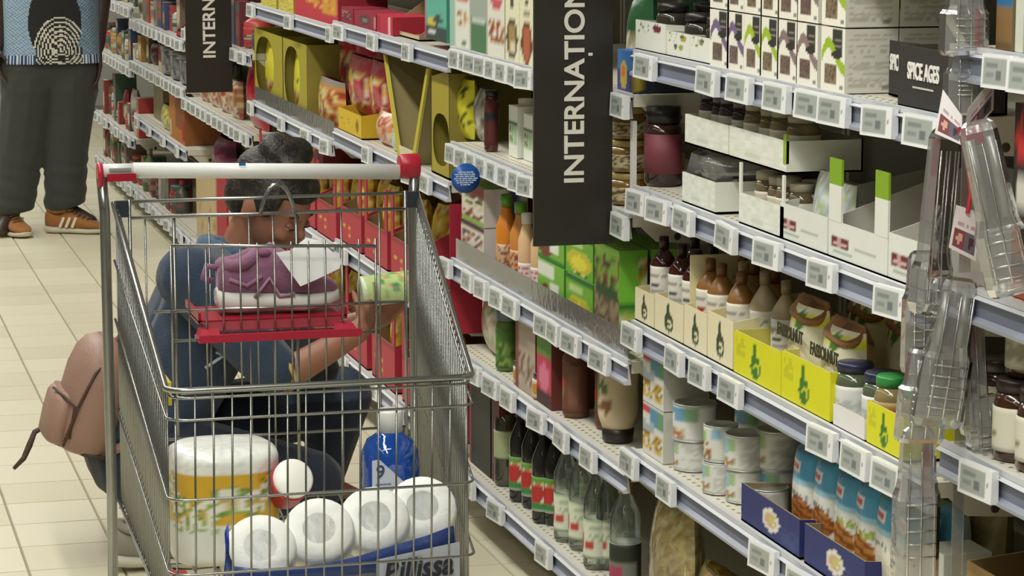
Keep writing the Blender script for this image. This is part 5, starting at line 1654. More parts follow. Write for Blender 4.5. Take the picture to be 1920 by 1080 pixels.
def shoe(name, label, loc, rz, L_, up, sole, lace, hi=.075, group=None, rot=None, stripes=None, heel_tab=None, thick=1.0, prof=None):
    t = thing(name, label, 'shoe', loc, rz, group)
    if rot:
        t.rotation_euler = rot
    w = .36 * L_
    s = MB()
    sp = [(.0, .30, .012, .03), (.02, .38, .002, .034), (.15, .44, .0, .030), (.4, .40, .002, .026), (.7, .50, .0, .024), (.9, .40, .004, .026), (.985, .22, .010, .028), (1.0, .08, .014, .024)]
    sp = [(a_, b_, c_ * thick, d_ * thick) for a_, b_, c_, d_ in sp]
    s.loft(foot_loft(L_, w, sp), sole)
    s.build('sole', 'rubber', t)
    u = MB()
    h = hi
    upf = [(.015, .26, .022, h * .9), (.04, .34, .02, h * 1.02), (.12, .38, .02, h * .97), (.26, .36, .02, h * .86), (.34, .36, .02, h * .98), (.42, .38, .02, h * .95), (.55, .42, .02, h * .75), (.7, .45, .02, h * .58), (.84, .40, .02, h * .5), (.94, .26, .02, h * .42), (.985, .10, .02, h * .34)]
    upf = prof or upf
    u.loft(foot_loft(L_, w, upf), up)
    o = u.build('upper', 'cloth', t)
    cl = MB()
    ca = []
    for i in range(18):
        a = 2 * math.pi * i / 18
        x_ = L_ * (.20 + .145 * math.cos(a))
        ca.append((x_, w * .31 * math.sin(a), h * (.99 + .10 * math.cos(a) ** 2 * (1 if math.cos(a) < 0 else .6)) - (.012 * (1 - math.cos(a)) if prof else 0)))
    cl.tube(ca, .009 * hi / .075, up, 8, closed=True)
    cl.build('collar', 'cloth', t)
    cl = MB().ell((L_ * .2, 0, h * (.97 if not prof else .82)), (L_ * .13, w * .27, .006), '3a2630', 14, 6)
    cl.build('opening', 'cloth', t)
    lc = MB()
    for i in range(5):
        k = .40 + .065 * i
        zt = h * (1.0 - .085 * i) + .002
        lc.tube([(L_ * k, -w * .26, zt - .012), (L_ * (k + .012), -w * .12, zt + .001), (L_ * (k - .012), w * .12, zt + .001), (L_ * k, w * .26, zt - .012)], .0035, lace, 6)
    lc.ell((L_ * .385, -.01, h * 1.04), (.018, .022, .008), lace, 10, 6)
    lc.build('laces', 'cloth', t)
    if stripes:
        for sg in (-1, 1):
            for i in range(3):
                k = .30 + .095 * i
                st = MB()
                y_ = sg * w * .395
                st.obox(Matrix.Translation((L_ * k, y_, .020 + h * .30)) @ Euler((0, .42, 0)).to_matrix().to_4x4(), .0055, .0035, h * .24, stripes)
                st.build('stripe', 'cloth', t)
    if heel_tab:
        MB().tube([(.004, 0, h * .78), (-.014, 0, h * .82), (-.02, 0, h * .62), (-.004, 0, h * .55)], .006, heel_tab, 8).build('heel_loop', 'cloth', t)
        m_ = MB()
        m_.tube([(L_ * .30, -w * .40, .03), (L_ * .42, -w * .395, h * .62), (L_ * .50, -w * .40, h * .3), (L_ * .62, -w * .44, .034)], .0035, 'a07c92', 6)
        m_.tube([(L_ * .10, -w * .385, h * .62), (L_ * .24, -w * .37, h * .5), (L_ * .36, -w * .37, h * .66)], .004, '98708a', 6)
        m_.build('side_piping', 'cloth', t)
    return t


sp0 = P(402, 583, y=4.49)
ps = shoe('pink_shoe', 'dusty pink sports shoe with a pale sole lying on the red child seat', (sp0.x + .002, 4.49, zs), -.04, .214, '8a5f79', 'd6d6ce', '744560', hi=.10, heel_tab='8c6080', thick=1.35, prof=[(.015, .26, .03, .080), (.04, .34, .03, .094), (.12, .38, .03, .090), (.24, .36, .03, .088), (.34, .36, .03, .108), (.45, .38, .03, .120), (.56, .41, .03, .106), (.7, .45, .03, .078), (.84, .41, .03, .066), (.94, .28, .03, .054), (.985, .12, .03, .044)])
# white price slip hanging from it
pt = thing('price_slip', 'white paper price slip lying across the pink shoe', 'tag', tuple(P(580, 490, y=4.432)))
o0 = P(580, 490, y=4.432)
poly = [(518, 474), (545, 470), (577, 447), (600, 452), (641, 487), (637, 503), (618, 512), (592, 524), (562, 536)]
m = MB()
k = len(poly)
for off in (0, .0012):
    for (u, v) in poly:
        q = P(u, v, y=4.432) - o0
        m.v.append((q.x, q.y + off + .012 * ((v - 490) / 50) ** 2 * (1 if v < 490 else -.6), q.z))
m.face(tuple(range(k)), 'f1f3f4')
m.face(tuple(range(2 * k - 1, k - 1, -1)), 'f1f3f4')
for i in range(k):
    j = (i + 1) % k
    m.face((i, k + i, k + j, j), 'f1f3f4')
m.build('paper', 'label_paper', pt)

# ---------------------------------------------------------------- goods in the basket
# kitchen towel pack
yk = 4.20
kc = P(417, 830, y=yk)
hk = kc.z - ZB - .021
rk = .5 * (P(518, 900, y=yk).x - P(316, 900, y=yk).x)
ZI = ZB + .021


def towel_art(s, t):
    if t > .815:
        return 'e9ebe4' if hsh(int(s * 30), int(t * 40), 2) > .18 else 'd7dcd8'
    if t > .36 - .0:
        c = 'd1a72c'
        for i in range(9):
            cs, ct = .02 + .12 * i + .03 * hsh(i, 3), .47 + .24 * hsh(i, 7, 1)
            d = ((s - cs) / .085) ** 2 + ((t - ct) / .105) ** 2
            if d < .12:
                return 'b8a45a'
            if d < 1 and (math.atan2(t - ct, s - cs) * 5 / 6.283) % 1 < .62:
                return 'e3e2d4'
            if d < 1.5 and hsh(int(s * 60), int(t * 40), i) > .55:
                return '8aae4c' if hsh(int(s * 34), int(t * 30), i) > .4 else '6f8a3a'
        return c
    if t > .29 and hsh(int(s * 40), int(t * 50), 5) > .62:
        return '9ab06a'
    return 'dfe2da'


t = thing('towel_pack', 'kitchen towel pack with yellow flower print and white top in the trolley', 'pack', (kc.x, yk, ZI))
MB().lathe([(rk * .96, 0, 'dddddd'), (rk, .01, 'dddddd')] + [(rk, .01 + (hk * .90 - .01) * i / 34, 'dddddd') for i in range(1, 35)] + [(rk * .97, hk * .95, 'e9ebe4'), (rk * .85, hk * .985, 'e9ebe4'), (rk * .5, hk, 'e6e8e2'), (0, hk * .995, 'dfe2dc')], 64, towel_art, sq=.72, tw=.75).build('wrapped_rolls', 'printed_film', t)
# tub with a big white lid, lying towards the front
tc = P(552, 884, y=4.08)
t = thing('lidded_tub', 'red tub with a round white lid between the towel pack and the soap', 'tub', (tc.x, 4.10, tc.z - .018))
MR = Euler((math.radians(60), 0, math.radians(6))).to_matrix().to_4x4() @ Matrix.Scale(.84, 4)
MB().lathe([(.034, -.075, '9c1f2c'), (.037, -.07, 'b3253a'), (.037, -.004, 'b3253a'), (.0385, 0, 'b3253a')], 28, A('b3253a', ('r', 0, .55, .3, .9, '3a2430'), ('r', .3, .5, .5, .8, '5a4a6a')), M=MR).build('tub', 'plastic', t)
MB().lathe([(.040, -.012, 'c0283c'), (.0405, .001, 'c0283c')], 28, M=MR).build('red_ring', 'plastic', t)
MB().lathe([(.0385, 0, 'f4f4ec'), (.0385, .010, 'f4f4ec'), (.034, .014, 'f4f4ec'), (0, .015, 'f6f6f0')], 32, M=MR).build('lid', 'plastic', t)
# blue soap bottle
ysb = 4.22
sc = P(731, 800, y=ysb)
zc0, zc1 = P(731, 808, y=ysb).z - ZI, P(731, 767, y=ysb).z - ZI
t = thing('soap_bottle', 'blue liquid soap refill bottle with a white cap in the trolley', 'bottle', (sc.x, ysb, ZI))
sw = .5 * (P(786, 900, y=ysb).x - P(681, 900, y=ysb).x)
MB().lathe([(sw * .94, 0, '1f5fb0'), (sw, .008, '1f5fb0'), (sw, zc0 - .055, '2a6fc0'), (sw * .97, zc0 - .035, '2a6fc0'), (sw * .80, zc0 - .015, '2a6fc0'), (sw * .48, zc0 - .004, '4a8fd0'), (sw * .42, zc0, '4a8fd0')], 32, sq=.8).build('bottle', 'blue_soap', t)
MB().lathe([(sw * .44, zc0, 'e3e5e1'), (sw * .45, zc1 - .004, 'e8eae6'), (sw * .42, zc1, 'e8eae6'), (0, zc1, 'e8eae6')], 24).build('cap', 'plastic', t)
lb = MB()
x0_, x1_ = -sw * .86, sw * .78
zt_, zb__ = zc0 - .038, zc0 - .125
k = len(lb.v)
pl = [(x0_, zt_), (x0_ + .012, zt_ + .002), (x1_, zt_ - .062), (x1_ + .004, zb__), (x0_, zb__)]
for yy in (-sw * 1.005, -sw * 1.012):
    for i, (xx, zz) in enumerate(pl):
        lb.v.append((xx, yy, zz))
lb.face((k + 5, k + 6, k + 7, k + 8, k + 9), 'c3cdde')
lb.face((k + 4, k + 3, k + 2, k + 1, k), 'c3cdde')
for i in range(5):
    j = (i + 1) % 5
    lb.face((k + i, k + j, k + 5 + j, k + 5 + i), 'c3cdde')
lb.build('label', 'label_paper', t)
lettering('9', .030, '33415e', t, (x0_ + .014, -sw * 1.016, zt_ - .020), (math.pi / 2, 0, 0), bold=.0004)
tx = MB()
for i in range(4):
    tx.box(x0_ + .006, x0_ + .03 + .006 * hsh(i, 2), -sw * 1.0165, -sw * 1.014, zt_ - .042 - .007 * i, zt_ - .039 - .007 * i, '7482a0')
tx.build('small_print', 'label_paper', t)

# toilet paper pack: rolls with grey-printed cores, blue wrapper below
tp = thing('tissue_pack', 'pack of white toilet rolls in a blue wrapper at the front of the trolley', 'pack', (0, 0, 0))
ax = Vector((-.14, -.78, .60)).normalized()
cen = [(488, 1022, 3.985), (598, 990, 4.0), (702, 968, 4.02), (792, 948, 4.04)]
org = P(640, 1000, y=4.03) - Vector((0, 0, .1))
tp.location = org
side = Vector((1, .02, .0)).normalized()
rt = .056


def roll_M(c):
    z_ = ax
    x_ = (side - z_ * side.dot(z_)).normalized()
    y_ = z_.cross(x_)
    M = Matrix((x_, y_, z_)).transposed().to_4x4()
    return Matrix.Translation(c - org) @ M


for i, (u, v, y) in enumerate(cen):
    c = P(u, v, y=y)
    core = A('c2c5c1', ('n', 0, 0, 1, 1, ['9ea39f', 'd9dbd6', 'b0b4b0'], 3 + i, 12, .7))
    b = MB().lathe([(rt * .92, -.060, 'e9ebe6'), (rt, -.052, 'eceee9'), (rt, -.012, 'eef0eb'), (rt * .93, -.003, 'f0f2ee'), (rt * .5, .001, 'eceee9'), (rt * .40, .0005, 'e3e5e0')], 30, M=roll_M(c)).build('roll', 'tissue', tp)
    MB().lathe([(rt * .46, .0010, 'b9bdb8'), (rt * .36, .0004, 'a5aaa6'), (rt * .24, -.001, 'a5aaa6'), (rt * .12, -.003, 'a5aaa6'), (0, -.004, '9ea39f')], 24, (lambda s, t, q=i: ['7c827e', '3f4643', '666c68', 'b0b4af'][int(hsh(int(s * 11), int(t * 4), q) * 4) % 4]), M=roll_M(c)).build('printed_core', 'printed_film', b)
# blue wrapper: a sheet wrapped under the front and up the left end
wp = MB()
a0 = P(418, 1052, y=3.945)
edge = [(428, 975), (421, 1000), (424, 1030), (440, 1062), (500, 1068), (560, 1062), (620, 1056), (680, 1040), (740, 1022), (800, 1004), (850, 985)]
rings = []
nn = len(edge)
b = len(wp.v)
for (u, v) in edge:
    yy = 3.935 + .00009 * (u - 420) * 1.0 + (.035 if v < 1040 and u < 430 else 0)
    q = P(u, v, y=yy) - org
    low = P(u, min(1210, v + 140), y=yy + .02) - org
    low.z = max(low.z, ZI - org.z + .004)
    for kk in range(4):
        f = q.lerp(low, kk / 3)
        wp.v.append((f.x, f.y - .012 * math.sin(math.pi * kk / 3), f.z))
for i in range(nn - 1):
    for kk in range(3):
        q = (b + i * 4 + kk, b + (i + 1) * 4 + kk, b + (i + 1) * 4 + kk + 1, b + i * 4 + kk + 1)
        wp.face(q, '2b3f78' if i > 1 else '1f3a9c', True)
o = wp.build('blue_wrapper', 'printed_film', tp)
sol = o.modifiers.new('thickness', 'SOLIDIFY')
sol.thickness = .002
q = P(790, 1069, y=3.945) - org
pn = MB()
pa, pb_, pc, pd = [P(u, v, y=3.93) - org for (u, v) in ((706, 1050), (862, 1016), (862, 1120), (706, 1130))]
pn.quad(pd, pc, pb_, pa, 'b3b9c4')
lp = pn.build('wrapper_patch', 'printed_film', tp)
sol = lp.modifiers.new('thickness', 'SOLIDIFY')
sol.thickness = .001
lettering('Billissa', .050, '1f2430', tp, tuple(P(782, 1068, y=3.925) - org), (math.pi / 2, -.10, 0), bold=.0012, sx=.85, shear=.3)
fo = MB()
fo.loft([[(P(u, v, y=yy) - org)[:] for (u, v, yy) in ((440, 958, 4.1), (520, 948, 4.1), (520, 1075, 3.96), (440, 1075, 3.96))]] * 1 + [[(P(u, v, y=yy) - org)[:] for (u, v, yy) in ((700, 905, 4.16), (838, 905, 4.16), (846, 1000, 4.0), (720, 1030, 3.98))]], 'ffffff') if False else None

# ---------------------------------------------------------------- clear packs hanging on a strip at the shelf post
YC = 3.12
st = thing('clip_strip', 'narrow clear plastic strip hanging at the shelf post', 'strip', tuple(P(1806, 600, y=YC + .03)))
MB().box(-.008, .008, -.0008, .0008, -.62, .75, 'ffffff').build('strip', 'clear_plastic', st)
MB().box(.0, XF - st.location.x, -.003, .003, .70, .72, 'd9d9d4').build('hook_arm', 'painted_steel', st)


def clear_pack(label, a, b, wpx, dep=.024, y=YC, tubes=0, step=.55, tilt=0.0, card=None):
    """blister pack from picture point a (top) to b (bottom)"""
    A_, B_ = P(*a, y=y), P(*b, y=y)
    ln = (A_ - B_).length
    w = wpx / FPX * (A_ - Vector((0, 0, CAMZ))).length
    ang = math.atan2(A_.x - B_.x, A_.z - B_.z)
    t = thing('clear_pack', label, 'pack', tuple(A_), 0, 'clear blister packs on the strip')
    t.rotation_euler = (0, ang, tilt)
    m = MB()
    rings = []
    for (k, kw, kd) in ((0, .45, .25), (.02, .62, .5), (.06, .72, .7), (step - .05, .80, .75), (step, .86, .85), (step + .04, .98, 1.0), (.94, 1.0, 1.0), (.985, .93, .8), (1.0, .75, .5)):
        ww, dd, z = w * kw / 2, dep * kd / 2, -ln * k
        c = min(ww, dd) * .5
        rings.append([(-ww, -dd + c, z), (-ww + c, -dd, z), (ww - c, -dd, z), (ww, -dd + c, z), (ww, dd - c, z), (ww - c, dd, z), (-ww + c, dd, z), (-ww, dd - c, z)])
    m.loft(rings, 'ffffff', False)
    m.build('blister', 'clear_plastic', t)
    # ribs of the moulded tray
    r = MB()
    for i in range(3):
        x = w * (-.26 + .26 * i)
        r.tube([(x, -dep * .44, -ln * .12), (x, -dep * .46, -ln * (step - .06)), (x * 1.15, -dep * .55, -ln * (step + .05)), (x * 1.15, -dep * .55, -ln * .93)], .0012, 'ffffff', 5)
    for i in range(5):
        z = -ln * (step + .08 + .07 * i)
        r.tube([(-w * .34, -dep * .55, z), (w * .34, -dep * .55, z)], .001, 'ffffff', 5)
    r.build('moulded_ribs', 'clear_plastic', t)
    for i in range(tubes):
        x = w * (-.2 + .4 * i) if tubes > 1 else 0
        MB().tube([(x, 0, -ln * .10), (x, 0, -ln * (step - .04))], .006, 'c9cbc6', 10).build('silver_tube', 'tin', t)
    if card:
        (x0, x1, z0, z1, c, red) = card
        m = MB()
        m.box(x0 * w, x1 * w, dep * .30, dep * .30 + .0008, -ln * z1, -ln * z0, c)
        q = m.build('backing_card', 'printed_card', t)
        if red:
            MB().box(x0 * w + .003, x1 * w - .003, dep * .30 - .0012, dep * .30 - .0004, -ln * (z0 + (z1 - z0) * .5), -ln * (z0 + (z1 - z0) * .04), 'b01f3c').build('red_print', 'printed_card', q)
    return t


clear_pack('topmost clear blister pack on the strip, cut by the picture edge', (1812, -90), (1806, 105), 88, dep=.04, card=(.34, .47, .0, .98, 'b52a42', False))
clear_pack('clear blister pack second from the top, above the two white cards', (1812, 96), (1810, 216), 82, dep=.035, y=YC + .012, step=.3)
clear_pack('clear pack slanting to the left below the white cards', (1772, 240), (1732, 585), 92, dep=.03, y=YC - .006, card=(-.2, .34, .02, .5, 'c9aab0', True), step=.72, tilt=.4)
clear_pack('clear pack slanting to the right with two silver tubes', (1830, 226), (1893, 548), 96, dep=.035, y=YC - .17, tubes=2, step=.60, tilt=-.3, card=(-.36, .1, .02, .14, 'b02a44', False))
clear_pack('clear pack with two slanting silver tubes in the middle of the strip', (1800, 520), (1752, 800), 100, dep=.035, y=YC - .03, tubes=2, step=.5)
clear_pack('narrow clear pack at the left side of the strip middle', (1728, 470), (1722, 700), 66, dep=.03, y=YC + .01, step=.35)
clear_pack('clear pack with a red card on the right side of the strip', (1818, 560), (1832, 815), 62, dep=.028, y=YC, step=.86, card=(-.4, .4, .12, .46, 'b3455a', True))
clear_pack('lower clear pack overlapping the yellow tray corner', (1738, 650), (1722, 830), 92, dep=.034, y=YC - .012, step=.4)
clear_pack('lowest clear pack reaching the picture bottom', (1722, 800), (1712, 1150), 88, dep=.034, y=YC + .004, step=.32, card=(.18, .45, .05, .4, 'b89aa2', True))
clear_pack('clear pack on the right beside the grey price rail', (1846, 740), (1858, 905), 78, dep=.03, y=YC - .006, step=.35)


def hang_card(label, pts, y, red=None, yo=0.0):
    """flat white header card with two small photographs"""
    q = [P(u, v, y=y + d) for (u, v, d) in pts]     # bl, br, tr, tl
    t = thing('header_card', label, 'card', tuple(q[0]))
    q = [p - q[0] for p in q]
    m = MB()
    du, dv = q[1] - q[0], q[3] - q[0]
    nrm = du.cross(dv).normalized() * .0005
    if nrm.y > 0:
        nrm = -nrm
    f = A('ece8ea', ('r', .12, .10, .46, .5, '8a4a4e'), ('e', .3, .32, .1, .13, 'd9b0a0'), ('r', .54, .10, .9, .5, '6f6a78'), ('e', .72, .3, .09, .13, '4a3a38'), ('l', .15, .62, .9, .92, 'c5a9b2', 3))
    nu = nv = 12
    for sg in (1, -1):
        b = len(m.v)
        for j in range(nv + 1):
            for i in range(nu + 1):
                s, tt = i / nu, j / nv
                p = (q[0] * (1 - s) + q[1] * s) * (1 - tt) + (q[3] * (1 - s) + q[2] * s) * tt
                m.v.append(tuple(p + nrm * sg))
        for j in range(nv):
            for i in range(nu):
                k = b + j * (nu + 1) + i
                m.face((k, k + 1, k + nu + 2, k + nu + 1), f((i + .5) / nu, (j + .5) / nv) if sg > 0 else 'ece8ea')
    m.build('card', 'printed_card', t)
    return t


yc_ = YC - .03
hang_card('white card with two small photos, folded to the left of the strip', [(1753, 250, 0), (1803, 272, -.03), (1804, 218, -.03), (1768, 168, 0)], yc_)
hang_card('white card with two small photos, folded to the right of the strip', [(1804, 272, -.03), (1862, 206, 0), (1864, 140, 0), (1815, 205, -.03)], yc_)
tg = hang_card('small white tilted tag with two photos on a red tie', [(1779, 464, 0), (1829, 490, 0), (1840, 400, 0), (1793, 384, 0)], yc_ - .012)
q = P(1814, 400, y=yc_ - .014) - tg.location
q2 = P(1816, 318, y=yc_ - .014) - tg.location
MB().tube([q, (q + q2) / 2 + Vector((.004, 0, 0)), q2], .0028, 'd8313a', 6).build('red_tie', 'plastic', tg)
hang_card('white card with a dark photo behind the slanting silver tubes', [(1792, 582, 0), (1842, 590, 0), (1844, 508, 0), (1796, 512, 0)], YC - .004)

# ================================================================ the squatting shopper


def face_frame(f, up=Vector((0, 0, 1))):
    f = Vector(f).normalized()
    s = up.cross(f).normalized()            # to the person's left
    u = f.cross(s).normalized()
    return Matrix((f, s, u)).transposed(), f, s, u


def add_head(mb, c, Mh, k=1.0, ears=True):
    """head volumes: x forward, y to the left, z up, height about 0.225 k"""
    def E(p, r):
        mb.ell(Vector(c) + Mh @ (Vector(p) * k), tuple(v * k for v in r), '808080', 16, 12, Mh)
    E((-.012, 0, .022), (.092, .074, .086))
    E((.022, 0, -.02), (.066, .062, .078))
    E((.040, 0, -.072), (.036, .040, .030))
    E((.030, 0, -.045), (.050, .054, .045))
    E((.092, 0, -.018), (.014, .011, .014))
    E((.082, 0, .0), (.010, .008, .024))
    E((.070, 0, .020), (.016, .046, .010))
    E((.062, .036, -.028), (.020, .018, .018))
    E((.062, -.036, -.028), (.020, .018, .018))
    E((.074, 0, -.050), (.010, .022, .006))
    E((.072, 0, -.060), (.009, .018, .006))
    if ears:
        for sg in (-1, 1):
            E((-.012, sg * .076, -.008), (.020, .008, .030))


def add_hand(mb, w, d, pal, k=1.0, curl=.7, thumb=1):
    """hand from the wrist w along d with the palm facing pal; fingers curled by curl"""
    w, d, pal = Vector(w), Vector(d).normalized(), Vector(pal).normalized()
    pal = (pal - d * pal.dot(d)).normalized()
    s = d.cross(pal)
    for i in range(4):
        o = (i - 1.5) * .017 * k
        mb.cap(w + s * o * .7, w + d * .085 * k + s * o, .013 * k, .0105 * k)
        lens = (.040, .046, .043, .034)[i] * k
        p = w + d * .088 * k + s * o
        dirn = d.copy()
        for j in range(3):
            ang = curl * (.55 + .35 * j)
            dirn = (dirn * math.cos(ang) + pal * math.sin(ang)).normalized()
            q = p + dirn * lens * (1, .7, .55)[j]
            mb.cap(p, q, (.0095, .0085, .0078)[j] * k, (.0085, .0078, .0068)[j] * k)
            p = q
    b = w + d * .03 * k + s * thumb * .026 * k
    m1 = b + (d * .6 + s * thumb * .6 + pal * .5).normalized() * .036 * k
    m2 = m1 + (d * .8 + pal * .6).normalized() * .030 * k
    mb.cap(b, m1, .0125 * k, .0105 * k)
    mb.cap(m1, m2, .0105 * k, .008 * k)


def eyes(par, c, Mh, k=1.0, lid='8a5f4c', brow='2a1d18', closed=True, lip='8f4f48'):
    for sg in (-1, 1):
        o = Vector(c) + Mh @ (Vector((.0735, sg * .031, -.002)) * k)
        e = MB().ell(o, tuple(v * k for v in (.011, .014, .010)), (lambda a, b: lid if (closed and a > .38) else ('f0ece6')), 12, 10, Mh).build('eye', 'skin', par)
        if not closed:
            MB().ell(o + Mh @ (Vector((.009, 0, 0)) * k), tuple(v * k for v in (.0035, .0055, .0055)), '2a1c14', 10, 8, Mh).build('iris', 'skin', e)
        else:
            MB().tube([o + Mh @ (Vector((.0095, (-.013 + .0065 * i), -.0035 - .0012 * (1 - abs(i - 2) / 2))) * k) for i in range(5)], .0016 * k, '201512', 5).build('lashes', 'hair', e)
        MB().tube([Vector(c) + Mh @ (Vector((.082 - .008 * abs(i - 1.5), sg * (.014 + .011 * i), .021 + .003 * (i in (1, 2)))) * k) for i in range(4)], [.0028 * k, .0036 * k, .0034 * k, .002 * k], brow, 6).build('eyebrow', 'hair', par)
    MB().tube([Vector(c) + Mh @ (Vector((.0815 - .006 * abs(i - 2) / 2, (-.02 + .01 * i), -.055)) * k) for i in range(5)], .0028 * k, lip, 6).build('lips', 'skin', par)


SK = '9c6b55'
wom = thing('person', 'person squatting by the shelf in a denim jacket and dark jeans, reading a green jar', 'person', (.85, 5.75, 0))
WO = Vector((.85, 5.75, 0))


def W(u, v, y):
    return P(u, v, y=y) - WO


hc = W(512, 385, 5.80)
Mh, hf, hs, hu = face_frame((.62, -.56, -.50))
nb = W(452, 480, 5.86)
shR, shL = W(352, 520, 5.63), W(478, 525, 6.02)
chest = W(395, 600, 5.82)
waist = W(320, 730, 5.82)
pel = W(255, 835, 5.82)
hipR, hipL = pel + Vector((.02, -.085, .0)), pel + Vector((.02, .085, 0))
knR, knL = W(585, 905, 5.62), W(640, 745, 5.86)
heelR, heelL = W(222, 1030, 5.62), W(186, 985, 5.93)
heelL = Vector((knL.x - .10, knL.y + .01, .05))
anR = heelR + Vector((.045, 0, .05))
anL = heelL + Vector((.05, 0, .05))
toeR, toeL = Vector((heelR.x + .21, heelR.y - .01, .03)), Vector((heelL.x + .20, heelL.y, .03))
elR, wrR = W(528, 708, 5.54), W(672, 622, 5.56)
elL, wrL = W(585, 640, 6.0), W(715, 592, 5.74)

bm = MB()
add_head(bm, hc, Mh)
bm.cap(hc - hu * .06 - hf * .025, nb, .048, .055)
bm.cap(nb, chest, .06, .10)
bm.cap(shR, shL, .055, .055)
for e in (-.06, .06):
    bm.cap(chest + Vector((0, e, .02)), waist + Vector((0, e * .8, 0)), .095, .085)
    bm.cap(waist + Vector((0, e * .8, 0)), pel + Vector((0, e, 0)), .09, .10)
for (h_, k_, a_, t_) in ((hipR, knR, anR, toeR), (hipL, knL, anL, toeL)):
    bm.cap(h_, k_, .085, .055)
    bm.cap(k_, a_, .055, .036)
    bm.cap(a_, t_, .034, .022)
for (s_, e_, w_) in ((shR, elR, wrR), (shL, elL, wrL)):
    bm.cap(s_, e_, .045, .036)
    bm.cap(e_, w_, .038, .026)
jc = W(727, 541, 5.62)             # the jar in her hands
add_hand(bm, wrR, (jc + Vector((-.03, .0, -.03))) - wrR + Vector((0, .0, 0)), Vector((.1, .75, .5)), .92, .55, 1)
add_hand(bm, wrL, (jc + Vector((.05, .03, .0))) - wrL, Vector((.0, -.8, .5)), .92, .6, -1)
fuse(bm, 'body', 'skin', wom, .0055, 4, SK)
eyes(wom, hc, Mh, 1.0, '85584a', '241a16', True, '8f544c')
# hair
hb = MB()


def HE(p, r):
    hb.ell(hc + Mh @ Vector(p), r, '808080', 16, 12, Mh)


HE((-.034, 0, .045), (.088, .082, .078))
HE((.012, 0, .072), (.072, .070, .042))
HE((-.062, 0, .0), (.058, .072, .07))
HE((-.04, 0, .118), (.052, .058, .036))
HE((-.028, .045, .118), (.038, .040, .034))
HE((.020, -.03, .112), (.035, .038, .026))
HE((.010, -.068, .035), (.040, .016, .045))
HE((.010, .068, .035), (.040, .016, .045))
fuse(hb, 'hair', 'hair', wom, .007, 3, colfn=lambda co: '1d1815' if hsh(int(co.x * 160), int(co.y * 160), int(co.z * 60)) > .3 else '37302a')
# jacket
jm = MB()
jm.cap(nb + Vector((0, 0, -.015)), chest, .075, .12)
jm.cap(shR, shL, .072, .070)
for e in (-.065, .065):
    jm.cap(chest + Vector((-.01, e, .02)), waist + Vector((-.005, e * .85, 0)), .115, .108)
    jm.cap(waist + Vector((-.005, e * .85, 0)), pel + Vector((.01, e, .05)), .108, .115)
jm.cap(shR, shR.lerp(elR, .92), .068, .058)
jm.cap(shL, shL.lerp(elL, .92), .066, .056)
fuse(jm, 'denim_jacket', 'denim', wom, .008, 5, colfn=lambda co: '2a3a50')
cm = MB()
cm.tube([nb + Vector((.075 * math.cos(a) * 1.0 - .005, .08 * math.sin(a), .005 + .025 * -math.cos(a))) for a in [2 * math.pi * i / 20 for i in range(20)]], .021, '3b5670', 10, closed=True)
cm.build('jacket_collar', 'denim', wom)
for i, (a_, b_) in enumerate((((385, 690), (452, 655)), ((405, 660), (448, 690)))):
    yj = 5.60
    MB().tube([W(a_[0], a_[1], yj), (W(a_[0], a_[1], yj) + W(b_[0], b_[1], yj)) / 2 + Vector((0, -.006, .008)), W(b_[0], b_[1], yj)], .0035, 'aab6c2', 6).build('drawstring', 'cloth', wom)
vm = MB()
vm.cap(W(560, 640, 5.70), W(600, 690, 5.66), .05, .045)
vm.cap(W(500, 560, 5.82), W(560, 640, 5.74), .07, .05)
fuse(vm, 'dark_top', 'cloth', wom, .008, 3, '1d2026')
# jeans
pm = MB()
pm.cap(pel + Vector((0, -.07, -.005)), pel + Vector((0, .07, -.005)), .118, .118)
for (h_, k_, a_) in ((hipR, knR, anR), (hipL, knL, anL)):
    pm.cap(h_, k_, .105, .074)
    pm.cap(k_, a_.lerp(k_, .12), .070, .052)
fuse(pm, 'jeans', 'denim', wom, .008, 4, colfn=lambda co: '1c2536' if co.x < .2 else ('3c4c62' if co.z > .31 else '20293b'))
wb_ = elR.lerp(wrR, .12)
MB().tube([wb_ + (wrR - elR).normalized().cross(Vector((0, 1, .2))).normalized() * .040 * math.cos(a) + Vector((0, .040 * math.sin(a), 0)) for a in [2 * math.pi * i / 16 for i in range(16)]], .006, 'c2a25a', 6, closed=True).build('bracelet', 'plastic', wom)
for nm, hl_, tl_, rz_ in (('trainer', heelR, toeR, 0), ('trainer', heelL, toeL, 0)):
    d = tl_ - hl_
    pit = math.atan2(hl_.z - .03, d.x)
    t = shoe('trainer', 'x', (0, 0, 0), 0, .255, '8f8d80' if hl_ is heelR else '2b2c30', 'c9c6b4' if hl_ is heelR else '6f6f6a', 'dcd9cc' if hl_ is heelR else '3a3a3c', hi=.085)
    for ch in t.children:
        ch.parent = wom
        ch.matrix_local = Matrix.Translation(hl_ + Vector((-.02, 0, -.035))) @ Euler((0, pit, 0)).to_matrix().to_4x4()
    bpy.data.objects.remove(t)

# jar in her hands
gj = thing('green_jar', 'pale green round food pack held sideways in the squatting person\'s hands', 'jar', tuple(jc + WO))
gart = A('c6dc98', ('r', 0, .0, 1, .07, 'dfe6cc'), ('n', .05, .3, .38, .95, ['3f9a4a', 'e0a070', '8fc46a', 'e3d9b8'], 4, 9, .7), ('e', .5, .22, .25, .05, '4f6a44'), ('r', .42, .5, .56, .66, '8aa58a'), ('l', .5, .3, .9, .6, 'a9bf8c', 3), ('r', 0, .9, 1, 1, '3f8f3c'))
MB().lathe([(.030, -.062, 'cfe0a8')] + [(.034, -.058 + .116 * i / 14, 'cfe0a8') for i in range(15)] + [(.030, .062, '3f8f3c'), (0, .063, '3f8f3c')], 32, gart, tw=math.pi / 2, M=Euler((0, math.pi / 2 - .08, 0)).to_matrix().to_4x4()).build('pack', 'printed_film', gj)

